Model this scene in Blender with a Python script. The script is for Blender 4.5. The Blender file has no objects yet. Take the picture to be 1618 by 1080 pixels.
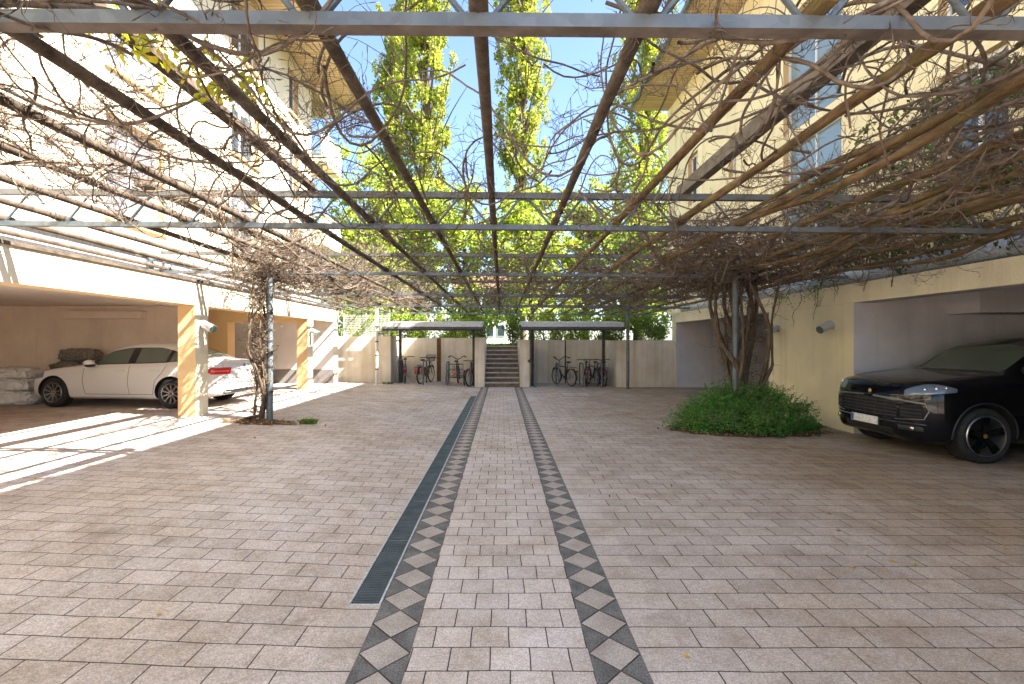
import bpy, bmesh, math, random
import numpy as np
from mathutils import Vector, Matrix
from mathutils.bvhtree import BVHTree
R = math.radians
PI = math.pi
scene = bpy.context.scene
COL = scene.collection
rnd = random.Random(7)

# ------------------------------------------------------------------ helpers
def tag(o, label=None, cat=None, group=None, kind=None):
    if label: o['label'] = label
    if cat: o['category'] = cat
    if group: o['group'] = group
    if kind: o['kind'] = kind
    return o

def empty(name, loc=(0, 0, 0), rz=0.0, parent=None):
    o = bpy.data.objects.new(name, None)
    o.empty_display_size = 0.1
    COL.objects.link(o)
    o.location = loc
    o.rotation_euler = (0, 0, rz)
    if parent: o.parent = parent
    return o

def wloc(o):
    v = Vector((0, 0, 0))
    while o is not None:
        v += Vector(o.location); o = o.parent
    return v

def children(o):
    return list(o.children)

def copy_tree(o, parent=None):
    c = o.copy(); COL.objects.link(c)
    if parent is not None: c.parent = parent
    for ch in children(o): copy_tree(ch, c)
    return c

def finish(me, smooth, angle=38):
    if not smooth: return
    bm = bmesh.new(); bm.from_mesh(me)
    ca = math.cos(R(angle))
    for f in bm.faces: f.smooth = True
    for e in bm.edges:
        if len(e.link_faces) == 2:
            if e.link_faces[0].normal.dot(e.link_faces[1].normal) < ca: e.smooth = False
    bm.to_mesh(me); bm.free()

class MB:
    def __init__(s):
        s.v = []; s.f = []; s.m = []
    def add(s, vs, fs, mi=0):
        b = len(s.v); s.v += [tuple(p) for p in vs]
        for f in fs:
            s.f.append(tuple(b + i for i in f)); s.m.append(mi)
        return s
    def quad(s, a, b, c, d, mi=0): return s.add([a, b, c, d], [(0, 1, 2, 3)], mi)
    def box(s, x0, x1, y0, y1, z0, z1, mi=0, fm=None):
        vs = [(x0, y0, z0), (x1, y0, z0), (x1, y1, z0), (x0, y1, z0), (x0, y0, z1), (x1, y0, z1), (x1, y1, z1), (x0, y1, z1)]
        fs = {'-z': (0, 3, 2, 1), '+z': (4, 5, 6, 7), '-y': (0, 1, 5, 4), '+x': (1, 2, 6, 5), '+y': (2, 3, 7, 6), '-x': (3, 0, 4, 7)}
        b = len(s.v); s.v += vs
        for k, f in fs.items():
            s.f.append(tuple(b + i for i in f)); s.m.append((fm or {}).get(k, mi))
        return s
    def bevbox(s, x0, x1, y0, y1, z0, z1, b=0.01, mi=0):
        bm = bmesh.new(); bmesh.ops.create_cube(bm, size=1)
        for v in bm.verts:
            v.co = ((x0 + x1) / 2 + v.co.x * (x1 - x0), (y0 + y1) / 2 + v.co.y * (y1 - y0), (z0 + z1) / 2 + v.co.z * (z1 - z0))
        bmesh.ops.bevel(bm, geom=bm.edges[:], offset=b, segments=2, affect='EDGES', profile=.6)
        return s.frombm(bm, mi)
    def frombm(s, bm, mi=0):
        bm.verts.index_update()
        s.add([v.co.copy() for v in bm.verts], [[v.index for v in f.verts] for f in bm.faces], mi)
        bm.free(); return s
    def tube(s, pts, rad, n=8, mi=0, cap=True, ref=None, closed=False):
        pts = [Vector(p) for p in pts]
        N = len(pts)
        if not hasattr(rad, '__len__'): rad = [rad] * N
        rings = []
        prev = None
        for i, p in enumerate(pts):
            if closed: t = pts[(i + 1) % N] - pts[i - 1]
            else: t = pts[min(i + 1, N - 1)] - pts[max(i - 1, 0)]
            if t.length < 1e-9: t = Vector((0, 0, 1))
            t.normalize()
            if prev is None:
                a = Vector(ref) if ref else (Vector((0, 0, 1)) if abs(t.z) < .9 else Vector((1, 0, 0)))
                u = (a - t * a.dot(t)).normalized()
            else:
                u = prev - t * prev.dot(t)
                u = u.normalized() if u.length > 1e-6 else t.orthogonal().normalized()
            prev = u
            w = t.cross(u)
            rings.append([p + (u * math.cos(2 * PI * k / n) + w * math.sin(2 * PI * k / n)) * rad[i] for k in range(n)])
        vs = [q for r_ in rings for q in r_]
        fs = []
        for i in range(N - (0 if closed else 1)):
            j = (i + 1) % N
            for k in range(n):
                k2 = (k + 1) % n
                fs.append((i * n + k, i * n + k2, j * n + k2, j * n + k))
        if cap and not closed:
            fs.append(tuple(range(n - 1, -1, -1))); fs.append(tuple((N - 1) * n + k for k in range(n)))
        return s.add(vs, fs, mi)
    def bar(s, p0, p1, w, h, mi=0, up=(0, 0, 1)):
        p0, p1 = Vector(p0), Vector(p1); t = (p1 - p0).normalized(); up = Vector(up)
        sd = t.cross(up)
        if sd.length < 1e-4: sd = t.cross(Vector((1, 0, 0)))
        sd.normalize(); uu = sd.cross(t)
        vs = []
        for p in (p0, p1):
            for a, b in ((-1, -1), (1, -1), (1, 1), (-1, 1)): vs.append(p + sd * a * w / 2 + uu * b * h / 2)
        return s.add(vs, [(0, 1, 2, 3), (7, 6, 5, 4), (0, 4, 5, 1), (1, 5, 6, 2), (2, 6, 7, 3), (3, 7, 4, 0)], mi)
    def prism(s, poly, z0, z1, mi=0):       # polygon in XY, counter-clockwise
        n = len(poly)
        vs = [(x, y, z0) for x, y in poly] + [(x, y, z1) for x, y in poly]
        fs = [tuple(range(n - 1, -1, -1)), tuple(range(n, 2 * n))]
        for i in range(n):
            j = (i + 1) % n; fs.append((i, j, n + j, n + i))
        return s.add(vs, fs, mi)
    def ball(s, c, r, mi=0, seg=10, ring=7, rot=None):
        if not hasattr(r, '__len__'): r = (r, r, r)
        vs = []; c = Vector(c)
        for i in range(ring + 1):
            a = PI * i / ring
            for k in range(seg):
                b = 2 * PI * k / seg
                p = Vector((r[0] * math.sin(a) * math.cos(b), r[1] * math.sin(a) * math.sin(b), r[2] * math.cos(a)))
                if rot: p = rot @ p
                vs.append(c + p)
        fs = []
        for i in range(ring):
            for k in range(seg):
                k2 = (k + 1) % seg
                fs.append((i * seg + k, (i + 1) * seg + k, (i + 1) * seg + k2, i * seg + k2))
        return s.add(vs, fs, mi)
    def build(s, name, mats, parent=None, smooth=False, world=True, angle=38):
        me = bpy.data.meshes.new(name)
        off = wloc(parent) if (parent is not None and world) else Vector((0, 0, 0))
        me.from_pydata([(p[0] - off.x, p[1] - off.y, p[2] - off.z) for p in s.v], [], s.f)
        if not isinstance(mats, (list, tuple)): mats = [mats]
        for m in mats: me.materials.append(m)
        if len(mats) > 1: me.polygons.foreach_set('material_index', s.m)
        me.validate(); me.update()
        finish(me, smooth, angle)
        o = bpy.data.objects.new(name, me); COL.objects.link(o)
        if parent is not None: o.parent = parent
        return o

def np_mesh(name, V, F, mats, parent=None, smooth=False, world=True, mi=None):
    me = bpy.data.meshes.new(name)
    V = np.asarray(V, dtype=np.float64)
    if parent is not None and world:
        w = wloc(parent); V = V - np.array([w.x, w.y, w.z])
    F = np.asarray(F, dtype=np.int32); k = F.shape[1]
    me.vertices.add(len(V)); me.vertices.foreach_set('co', V.ravel().astype(np.float32))
    me.loops.add(F.size); me.loops.foreach_set('vertex_index', F.ravel())
    me.polygons.add(len(F)); me.polygons.foreach_set('loop_start', np.arange(0, F.size, k, dtype=np.int32))
    if not isinstance(mats, (list, tuple)): mats = [mats]
    for m in mats: me.materials.append(m)
    if mi is not None: me.polygons.foreach_set('material_index', np.asarray(mi, dtype=np.int32))
    if smooth: me.polygons.foreach_set('use_smooth', np.ones(len(F), dtype=bool))
    me.update(calc_edges=True); me.validate()
    o = bpy.data.objects.new(name, me); COL.objects.link(o)
    if parent is not None: o.parent = parent
    return o

# ------------------------------------------------------------------ materials
class NT:
    def __init__(s, name):
        s.mat = bpy.data.materials.new(name); s.mat.use_nodes = True
        s.t = s.mat.node_tree; s.n = s.t.nodes; s.n.clear()
        s.out = s.n.new('ShaderNodeOutputMaterial'); s.b = s.n.new('ShaderNodeBsdfPrincipled')
        s.l(s.b.outputs[0], s.out.inputs[0])
        s.coord = None
    def l(s, a, b): s.t.links.new(a, b)
    def node(s, typ, **kw):
        n = s.n.new('ShaderNode' + typ)
        for k, v in kw.items(): setattr(n, k, v)
        return n
    def pos(s):
        if s.coord is None: s.coord = s.node('NewGeometry').outputs['Position']
        return s.coord
    def obj(s): return s.node('TexCoord').outputs['Object']
    def noise(s, scale, detail=3, rough=.55, vec=None, dist=0):
        n = s.node('TexNoise'); n.inputs['Scale'].default_value = scale; n.inputs['Detail'].default_value = detail
        n.inputs['Roughness'].default_value = rough; n.inputs['Distortion'].default_value = dist
        s.l(vec if vec is not None else s.pos(), n.inputs['Vector']); return n.outputs['Fac']
    def mapping(s, sc=(1, 1, 1), loc=(0, 0, 0), rot=(0, 0, 0), vec=None):
        n = s.node('Mapping'); n.inputs['Scale'].default_value = sc; n.inputs['Location'].default_value = loc; n.inputs['Rotation'].default_value = rot
        s.l(vec if vec is not None else s.pos(), n.inputs['Vector']); return n.outputs[0]
    def ramp(s, fac, stops):
        n = s.node('ValToRGB'); e = n.color_ramp.elements
        while len(e) < len(stops): e.new(.5)
        for i, (p, c) in enumerate(stops):
            e[i].position = p
            e[i].color = (c, c, c, 1) if not hasattr(c, '__len__') else (c[0], c[1], c[2], 1)
        s.l(fac, n.inputs[0]); return n.outputs[0]
    def mix(s, fac, a, b, typ='MIX'):
        n = s.node('Mix', data_type='RGBA', blend_type=typ)
        for sock, v in ((n.inputs[0], fac), (n.inputs[6], a), (n.inputs[7], b)):
            if isinstance(v, (int, float)): sock.default_value = v
            elif hasattr(v, '__len__'): sock.default_value = (v[0], v[1], v[2], 1)
            else: s.l(v, sock)
        return n.outputs[2]
    def math(s, op, a, b=0.0):
        n = s.node('Math', operation=op)
        for i, v in enumerate((a, b)):
            if isinstance(v, (int, float)): n.inputs[i].default_value = v
            else: s.l(v, n.inputs[i])
        return n.outputs[0]
    def set(s, col=None, rough=None, metal=None, spec=None, **kw):
        for key, v in (('Base Color', col), ('Roughness', rough), ('Metallic', metal), ('Specular IOR Level', spec)):
            if v is None: continue
            i = s.b.inputs[key]
            if isinstance(v, (int, float)): i.default_value = v
            elif hasattr(v, '__len__'): i.default_value = (v[0], v[1], v[2], 1)
            else: s.l(v, i)
        for k, v in kw.items(): s.b.inputs[k.replace('_', ' ')].default_value = v
        return s
    def bump(s, h, strength=.3, dist=.01, prev=None):
        n = s.node('Bump'); n.inputs['Strength'].default_value = strength; n.inputs['Distance'].default_value = dist
        s.l(h, n.inputs['Height'])
        if prev is not None: s.l(prev, n.inputs['Normal'])
        s.l(n.outputs[0], s.b.inputs['Normal']); return n.outputs[0]

def mottled(name, c1, c2, scale=8, rough=.8, metal=0, bump=.0, bscale=120, spec=.3, fine=.0, dist=.004, lo=.3, hi=.7):
    m = NT(name)
    c = m.ramp(m.noise(scale, 5, .6), [(lo, c1), (hi, c2)])
    if fine: c = m.mix(fine, c, m.ramp(m.noise(bscale, 2), [(.3, .25), (.7, 1.0)]), 'MULTIPLY')
    m.set(c, rough, metal, spec)
    if bump: m.bump(m.noise(bscale, 3), bump, dist)
    return m.mat

def flat(name, c, rough=.6, metal=0, spec=.5, **kw):
    m = NT(name); m.set(c, rough, metal, spec, **kw)
    return m.mat

def paver(name, bw, rh, base, off=(0, 0), mortar=.0085, shift=.5, side=0):
    m = NT(name)
    br = m.node('TexBrick', offset=shift, offset_frequency=2, squash=1)
    # slight irregularity of the joints
    p = m.pos()
    nz = m.node('TexNoise'); nz.inputs['Scale'].default_value = 1.7; nz.inputs['Detail'].default_value = 2; m.l(p, nz.inputs['Vector'])
    sub = m.node('VectorMath', operation='SUBTRACT'); m.l(nz.outputs['Color'], sub.inputs[0]); sub.inputs[1].default_value = (.5, .5, .5)
    scl = m.node('VectorMath', operation='SCALE'); m.l(sub.outputs[0], scl.inputs[0]); scl.inputs['Scale'].default_value = .03
    add = m.node('VectorMath', operation='ADD'); m.l(p, add.inputs[0]); m.l(scl.outputs[0], add.inputs[1])
    m.l(m.mapping(loc=(off[0], off[1], 0), vec=add.outputs[0]), br.inputs['Vector'])
    i = br.inputs
    i['Scale'].default_value = 1; i['Brick Width'].default_value = bw; i['Row Height'].default_value = rh
    i['Mortar Size'].default_value = mortar * .5; i['Mortar Smooth'].default_value = .35; i['Bias'].default_value = 0
    i['Color1'].default_value = (.885, .88, .875, 1); i['Color2'].default_value = (1.05, 1.045, 1.04, 1); i['Mortar'].default_value = (.085, .075, .06, 1)
    grain = m.ramp(m.noise(95, 2, .8), [(.28, .60), (.5, .98), (.74, 1.42)])
    grain2 = m.ramp(m.noise(30, 4, .75), [(.3, .78), (.7, 1.16)])
    big = m.ramp(m.noise(.55, 4, .6), [(.32, (.87, .81, .73)), (.68, (1.07, 1.075, 1.10))])
    med = m.ramp(m.noise(3.1, 5, .62), [(.30, (.83, .785, .735)), (.56, (1.05, 1.05, 1.06))])
    c = m.mix(1, br.outputs['Color'], base, 'MULTIPLY')
    for g in (grain, grain2, big, med): c = m.mix(1, c, g, 'MULTIPLY')
    spot = m.ramp(m.noise(7.5, 3, .6), [(.70, 0.0), (.78, .5)]); c = m.mix(spot, c, (.10, .085, .07))
    oil = m.ramp(m.noise(1.35, 4, .55, vec=m.mapping(loc=(3.1, 7.7, 0))), [(.64, 0.0), (.74, .38)]); c = m.mix(oil, c, (.13, .11, .09))
    # dirt and moss stains; the eastward browning is part dirt, part painted shade
    if side:
        sep = m.node('SeparateXYZ'); m.l(p, sep.inputs[0])
        fx = m.node('MapRange'); m.l(sep.outputs[0], fx.inputs[0]); fx.inputs[1].default_value = .9; fx.inputs[2].default_value = 4.8
        st = m.math('MULTIPLY', fx.outputs[0], m.ramp(m.noise(.8, 5, .65), [(.2, .45), (.7, 1.0)]))
        c = m.mix(m.math('MULTIPLY', st, .95), c, m.mix(1, c, (.60, .50, .36), 'MULTIPLY'))
    moss = m.math('MULTIPLY', br.outputs['Fac'], m.ramp(m.noise(1.1, 3), [(.5, 0.0), (.7, .5)]))
    c = m.mix(moss, c, (.075, .085, .03))
    m.set(c, m.ramp(grain2, [(.3, .78), (.9, .92)]), 0, .25)
    inv = m.math('SUBTRACT', 1.0, br.outputs['Fac'])
    b1 = m.bump(inv, .55, .006)
    m.bump(m.noise(210, 2, .7), .35, .003, b1)
    return m.mat

def leafmat(name, c1, c2, c3, trans=.35, rough=.5):
    m = NT(name)
    g = m.node('NewGeometry')
    c = m.ramp(g.outputs['Random Per Island'], [(0, c1), (.5, c2), (1, c3)])
    big = m.ramp(m.noise(.7, 3), [(.35, (.72, .8, .72)), (.65, (1.1, 1.06, 1.0))])
    c = m.mix(1, c, big, 'MULTIPLY')
    m.set(c, rough, 0, .3)
    tr = m.node('BsdfTranslucent'); m.l(m.mix(1, c, (1.25, 1.15, .6), 'MULTIPLY'), tr.inputs[0])
    mx = m.node('MixShader'); mx.inputs[0].default_value = trans
    m.l(m.b.outputs[0], mx.inputs[1]); m.l(tr.outputs[0], mx.inputs[2]); m.l(mx.outputs[0], m.out.inputs[0])
    return m.mat

def plaster(name, c, var=.12, bscale=170, stain=(.55, .5, .42), st=.25, drip=True, grain=.5):
    m = NT(name)
    big = m.ramp(m.noise(.9, 5, .6), [(.3, 1 - var), (.7, 1 + var * .4)])
    col = m.mix(1, c, big, 'MULTIPLY')
    gr = m.ramp(m.noise(bscale, 2, .7), [(.3, 1 - .28 * grain), (.7, 1 + .12 * grain)])
    col = m.mix(1, col, gr, 'MULTIPLY')
    if drip:
        d = m.ramp(m.noise(1, 5, .65, vec=m.mapping(sc=(2.6, 2.6, .22))), [(.52, 0.0), (.8, st)])
        col = m.mix(d, col, m.mix(1, col, stain, 'MULTIPLY'))
    m.set(col, .9, 0, .15); m.bump(m.noise(bscale, 3, .6), .5, .006)
    return m.mat

M = {}
def mats():
    M['paver'] = paver('paver_field', .325, .19, (.52, .47, .435), off=(.02, .03), side=1)
    M['paver_path'] = paver('paver_path', .216, .19, (.56, .51, .475), off=(.066, .03), mortar=.008)
    M['paver_edge'] = paver('paver_edge', .6, .19, (.52, .475, .44), off=(-.03, .03), shift=0)
    M['tile_light'] = mottled('tile_light', (.40, .345, .30), (.56, .50, .45), 5, .85, 0, .4, 95, .25, .6, .003)
    M['tile_dark'] = mottled('tile_dark', (.125, .123, .12), (.26, .252, .24), 6, .85, 0, .5, 95, .25, .75, .003)
    M['joint'] = mottled('joint_sand', (.06, .05, .04), (.11, .095, .07), 30, .95)
    M['zinc'] = zinc = None
    m = NT('galvanised_steel')
    v = m.node('TexVoronoi'); v.inputs['Scale'].default_value = 16; m.l(m.pos(), v.inputs['Vector'])
    c = m.ramp(m.noise(2.2, 4, .6), [(.3, (.10, .122, .138)), (.7, (.175, .20, .215))])
    c = m.mix(.35, c, m.ramp(v.outputs['Color'], [(.1, .6), (.9, 1.25)]), 'MULTIPLY')
    c = m.mix(m.ramp(m.noise(5, 5, .7), [(.58, 0.0), (.74, .55)]), c, (.10, .075, .055))
    m.set(c, .5, .3, .4); m.bump(m.noise(60, 3), .15, .003)
    M['zinc'] = m.mat
    m = NT('galvanised_spangle')
    v = m.node('TexVoronoi'); v.inputs['Scale'].default_value = 34; m.l(m.pos(), v.inputs['Vector'])
    c = m.ramp(v.outputs['Color'], [(.1, (.38, .40, .42)), (.9, (.60, .61, .62))])
    m.set(c, .5, .3, .4); M['spangle'] = m.mat
    M['zinc_dark'] = mottled('weathered_zinc', (.085, .085, .08), (.17, .165, .15), 6, .6, .2, .2, 60)
    M['rail'] = mottled('weathered_rail', (.075, .06, .048), (.20, .17, .14), 5, .7, .1, .3, 60)
    M['zinc_brown'] = mottled('brown_flange', (.10, .08, .065), (.21, .175, .145), 7, .8, 0, .4, 50)  # browner tone for the underside of the lower chord
    M['pole'] = mottled('weathered_pole', (.055, .04, .03), (.165, .125, .09), 9, .85, 0, .5, 60, .2, .45, .006)
    m = NT('mossy_pole')
    c = m.ramp(m.noise(1, 5, .7, vec=m.mapping(sc=(16, 3.2, 16))), [(.32, (.055, .034, .018)), (.5, (.155, .098, .05)), (.7, (.27, .19, .10))])
    c = m.mix(m.ramp(m.noise(3.5, 4), [(.5, 0.0), (.68, .6)]), c, (.115, .115, .04))
    m.set(c, .9, 0, .15); m.bump(m.noise(1, 4, .7, vec=m.mapping(sc=(60, 9, 60))), .8, .01)
    M['mossy'] = m.mat
    m = NT('vine_bark')
    g = m.node('NewGeometry')
    c = m.ramp(m.noise(14, 4, .65), [(.3, (.07, .05, .037)), (.55, (.165, .13, .10)), (.8, (.31, .26, .21))])
    c = m.mix(.6, c, m.ramp(g.outputs['Random Per Island'], [(0, (.62, .55, .5)), (.6, (1.05, 1.0, .98)), (1, (1.45, 1.3, 1.1))]), 'MULTIPLY')
    m.set(c, .85, 0, .2); m.bump(m.noise(90, 3), .5, .004); M['vine'] = m.mat
    m = NT('trunk_bark')
    c = m.ramp(m.noise(1, 5, .7, vec=m.mapping(sc=(26, 26, 4))), [(.3, (.05, .034, .023)), (.55, (.135, .10, .07)), (.8, (.26, .21, .155))])
    m.set(c, .9, 0, .2); m.bump(m.noise(1, 4, .7, vec=m.mapping(sc=(60, 60, 9))), .9, .012); M['bark'] = m.mat
    M['cream'] = plaster('cream_render', (.83, .725, .47), .14, 75, st=.55, grain=.8)
    M['cream_lit'] = plaster('sunlit_cream_render', (.76, .69, .52), .06, 150, st=.12)  # sunlit copy of the same cream render, paler tone painted in for the sun
    M['orange'] = plaster('orange_render', (.70, .49, .25), .10, 120, st=.15)
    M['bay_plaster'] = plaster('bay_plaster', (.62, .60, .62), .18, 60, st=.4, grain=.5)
    M['pale_ceiling'] = plaster('pale_ceiling', (.88, .80, .71), .08, 60, drip=False)
    M['grey_plaster'] = plaster('grey_plaster', (.86, .74, .62), .16, 60, st=.3, grain=.35)
    M['white_plaster'] = plaster('white_plaster', (.78, .745, .71), .12, 90, st=.2, grain=.3)
    M['plinth'] = plaster('plinth_grey', (.23, .21, .20), .12, 90, drip=False)
    m = NT('board_marked_concrete')
    c = m.ramp(m.noise(1.6, 5, .65), [(.3, (.66, .58, .46)), (.7, (.84, .765, .645))])
    c = m.mix(m.ramp(m.noise(1, 5, .7, vec=m.mapping(sc=(5, 5, .25))), [(.45, 0.0), (.75, .6)]), c, (.46, .36, .24))
    c = m.mix(.3, c, m.ramp(m.noise(120, 2), [(.3, .5), (.7, 1.0)]), 'MULTIPLY')
    w = m.node('TexWave'); w.inputs['Scale'].default_value = 1.3; w.inputs['Distortion'].default_value = .6; m.l(m.pos(), w.inputs['Vector'])
    c = m.mix(.045, c, w.outputs['Color'], 'MULTIPLY')
    m.set(c, .9, 0, .2); m.bump(m.noise(70, 3), .3, .005); M['concrete'] = m.mat
    M['rust'] = mottled('rusty_joint', (.07, .035, .018), (.21, .105, .045), 6, .9)
    m = NT('wood_soffit')
    w = m.node('TexBrick', offset=0); m.l(m.mapping(rot=(0, 0, 0)), w.inputs['Vector'])
    w.inputs['Scale'].default_value = 1; w.inputs['Brick Width'].default_value = 6; w.inputs['Row Height'].default_value = .14; w.inputs['Mortar Size'].default_value = .006
    w.inputs['Color1'].default_value = (.42, .30, .17, 1); w.inputs['Color2'].default_value = (.52, .39, .235, 1); w.inputs['Mortar'].default_value = (.09, .06, .035, 1)
    m.set(m.mix(1, w.outputs['Color'], m.ramp(m.noise(1, 4, .6, vec=m.mapping(sc=(2, 22, 1))), [(.3, .72), (.7, 1.1)]), 'MULTIPLY'), .75, 0, .3); M['soffit'] = m.mat
    M['beige_reveal'] = plaster('tan_reveal', (.62, .44, .235), .06, 120, drip=False)
    M['roof'] = mottled('roof_tile', (.17, .10, .07), (.26, .15, .10), 4, .8)
    M['frame_white'] = flat('window_frame_white', (.72, .73, .74), .4)
    M['frame_blue'] = flat('window_frame_bluegrey', (.55, .60, .64), .4)
    g = NT('stair_glass'); g.set((.17, .235, .27), .06, 0, .8); M['stair_glass'] = g.mat  # lighter blue base paints in the pale reflection
    M['blind'] = flat('roller_blind', (.15, .155, .175), .6)
    g = NT('window_glass'); g.set((.035, .05, .065), .04, 0, 1.0); M['glass'] = g.mat
    g = NT('car_glass'); g.set((.02, .028, .024), .03, 0, .7); M['car_glass'] = g.mat
    g = NT('car_glass_green'); g.set((.10, .125, .10), .04, 0, .7); M['car_glass_green'] = g.mat
    M['white_steel'] = mottled('white_painted_steel', (.60, .59, .57), (.74, .73, .70), 6, .5)
    M['dark_steel'] = mottled('dark_steel', (.05, .05, .052), (.10, .10, .10), 8, .55, .3)
    M['grate'] = mottled('grate_steel', (.12, .15, .165), (.21, .245, .26), 6, .45, .6)
    M['black'] = flat('black_void', (.012, .012, .012), .9)
    M['rubber'] = mottled('tyre_rubber', (.018, .018, .018), (.035, .034, .033), 30, .8)
    M['lamp'] = mottled('lamp_aluminium', (.42, .46, .48), (.58, .61, .62), 9, .45, .5)
    M['plastic_sack'] = None
    m = NT('plastic_sack')
    c = m.ramp(m.noise(5, 5, .65), [(.3, (.55, .52, .49)), (.7, (.80, .78, .75))])
    m.set(c, .45, 0, .4); m.bump(m.noise(11, 5, .7, dist=1.5), .9, .03); M['plastic_sack'] = m.mat
    M['poplar'] = leafmat('poplar_leaves', (.20, .25, .04), (.33, .39, .06), (.48, .50, .11), .45)
    M['lime_leaf'] = leafmat('lime_leaves', (.20, .28, .04), (.35, .45, .06), (.52, .55, .11), .45)
    M['mid_leaf'] = leafmat('shrub_leaves', (.08, .14, .028), (.18, .25, .045), (.31, .36, .065), .4)
    M['dark_leaf'] = leafmat('evergreen_leaves', (.025, .06, .012), (.05, .11, .022), (.10, .17, .035), .2, .35)
    M['bush_leaf'] = leafmat('cover_leaves', (.05, .155, .025), (.11, .30, .05), (.20, .42, .085), .3, .4)
    M['yellow_leaf'] = leafmat('fresh_vine_leaves', (.30, .36, .04), (.50, .52, .07), (.66, .60, .10), .55, .4)
    M['fallen'] = leafmat('fallen_leaf', (.55, .30, .03), (.62, .42, .06), (.45, .20, .03), .15)
    M['grass'] = leafmat('grass_blades', (.05, .13, .015), (.10, .22, .02), (.19, .30, .04), .3)
    M['soil'] = mottled('leaf_litter_soil', (.07, .045, .028), (.20, .135, .085), 22, .95, 0, .9, 45, .1, .5, .03)
    M['lawn'] = mottled('lawn_ground', (.055, .10, .02), (.12, .17, .04), 3, .95, 0, .8, 40, .1, .4, .05)
    M['earth'] = mottled('earth', (.16, .13, .10), (.25, .21, .165), 2, .95)
    M['step'] = mottled('stone_step', (.42, .35, .285), (.66, .57, .47), 7, .9, 0, .5, 60, .2, .5, .01)
mats()
# ------------------------------------------------------------------ ground
G = .042 * 5.2
def gz(x): return .042 * min(max(-1.0 - x, 0), 5.2)
Y0G, YW, YR = -14.0, 18.0, 19.8
def sheet(name, xs, y0, y1, mat, zf=gz, dz=0):
    b = MB()
    for a, c in zip(xs[:-1], xs[1:]):
        b.quad((a, y0, zf(a) + dz), (c, y0, zf(c) + dz), (c, y1, zf(c) + dz), (a, y1, zf(a) + dz))
    return tag(b.build(name, mat), kind='structure')
sheet('paving_left', [-14.4, -6.2, -1.0], Y0G, YR, M['paver'])
sheet('paving_right', [.992, 13.2], Y0G, YR, M['paver'])
sheet('path', [-.5, .475], Y0G, 17.95, M['paver_path'])
b = MB()
for x0, x1, y0, y1 in ((.758, .992, Y0G, YR), (-1.0, -.783, Y0G, 3.05), (-1.0, -.783, 14.93, YR)):
    b.quad((x0, y0, 0), (x1, y0, 0), (x1, y1, 0), (x0, y1, 0))
tag(b.build('paving_edge_strip', M['paver_edge']), kind='structure')
# patterned bands of light diamonds and dark triangles, over a sand bed
b = MB(); p, w, ph = .276, .28, 2.857
for xl in (-.783, .475):
    xr = xl + (.283); xc = (xl + xr) / 2
    b.quad((xl, Y0G, -.007), (xr, Y0G, -.007), (xr, 17.95, -.007), (xl, 17.95, -.007), 2)
    k0 = int((-3 - ph) / p)
    for k in range(k0, 70):
        yc = ph + k * p
        if yc + p / 2 > 17.95: break
        g = .0035; jz = rnd.uniform(-.0012, .0012)
        h = p / 2
        b.quad((xl + g * 1.5, yc, jz), (xc, yc - h + g * 1.5, jz), (xr - g * 1.5, yc, jz), (xc, yc + h - g * 1.5, jz), 0)
        jz = rnd.uniform(-.0012, .0012)
        b.add([(xl + g * .3, yc + g * 2.2, jz), (xc - g * 1.2, yc + h, jz), (xl + g * .3, yc + p - g * 2.2, jz)], [(0, 1, 2)], 1)
        b.add([(xr - g * .3, yc + g * 2.2, jz), (xr - g * .3, yc + p - g * 2.2, jz), (xc + g * 1.2, yc + h, jz)], [(0, 1, 2)], 1)
tag(b.build('paving_pattern_bands', [M['tile_light'], M['tile_dark'], M['joint']]), kind='structure')
b = MB(); b.quad((-400, -400, -.4), (400, -400, -.4), (400, 400, -.4), (-400, 400, -.4))
tag(b.build('ground', M['earth']), kind='structure')
b = MB()
T = 1.55
b.box(-60, -4.47, 18.27, 400, -.3, T); b.box(4.6, 60, 18.27, 400, -.3, T)
b.box(-4.47, -.68, 20.06, 400, -.3, T); b.box(.70, 4.6, 20.06, 400, -.3, T); b.box(-.68, .70, 20.62, 400, -.3, T - .005)
tag(b.build('lawn', M['lawn']), kind='structure')

# drain channel with a grating
dr = tag(empty('drain_channel', (-.8855, 9.0, 0)), 'long narrow steel drain grating set in the paving beside the diamond border', 'drain')
b = MB(); x0, x1, y0, y1 = -.998, -.785, 3.05, 14.93
b.box(x0, x0 + .0143, y0, y1, -.03, .005); b.box(x1 - .0143, x1, y0, y1, -.03, .004)
b.box(x0 + .014, x1 - .014, y0, y0 + .014, -.03, .004); b.box(x0 + .014, x1 - .014, y1 - .014, y1, -.03, .004)
b.build('frame', M['spangle'], dr)
b = MB()
n = int((y1 - y0 - .03) / .033)
for i in range(1, n):
    y = y0 + .014 + i * .033
    b.box(x0 + .0145, x1 - .0145, y - .004, y + .004, -.024, -.002)
for i in range(1, 14):
    x = x0 + .0145 + i * (x1 - x0 - .029) / 14
    b.box(x - .0016, x + .0016, y0 + .0145, y1 - .0145, -.026, -.003)
for i in range(1, 12):
    y = y0 + i * 1.0
    b.box(x0 + .0148, x1 - .0148, y - .008, y + .008, -.027, 0)
b.build('grating', M['grate'], dr)
b = MB(); b.box(x0 + .002, x1 - .002, y0 + .002, y1 - .002, -.14, -.12)
b.build('channel', M['black'], dr)

b = MB(); b.box(1.95, 2.85, 14.85, 15.9, -.02, .003); mc = tag(empty('manhole_cover', (2.4, 15.4, 0)), 'square paved manhole cover in the paving in front of the bicycles', 'manhole')
b.build('lid', M['paver_edge'], mc)
b = MB()
for bx in ((1.93, 1.949, 14.83, 15.92), (2.851, 2.87, 14.83, 15.92)): b.box(*bx, -.02, .006)
for by in ((14.83, 14.849), (15.901, 15.92)): b.box(1.95, 2.85, *by, -.02, .006)
b.build('frame', M['grate'], mc)

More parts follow.
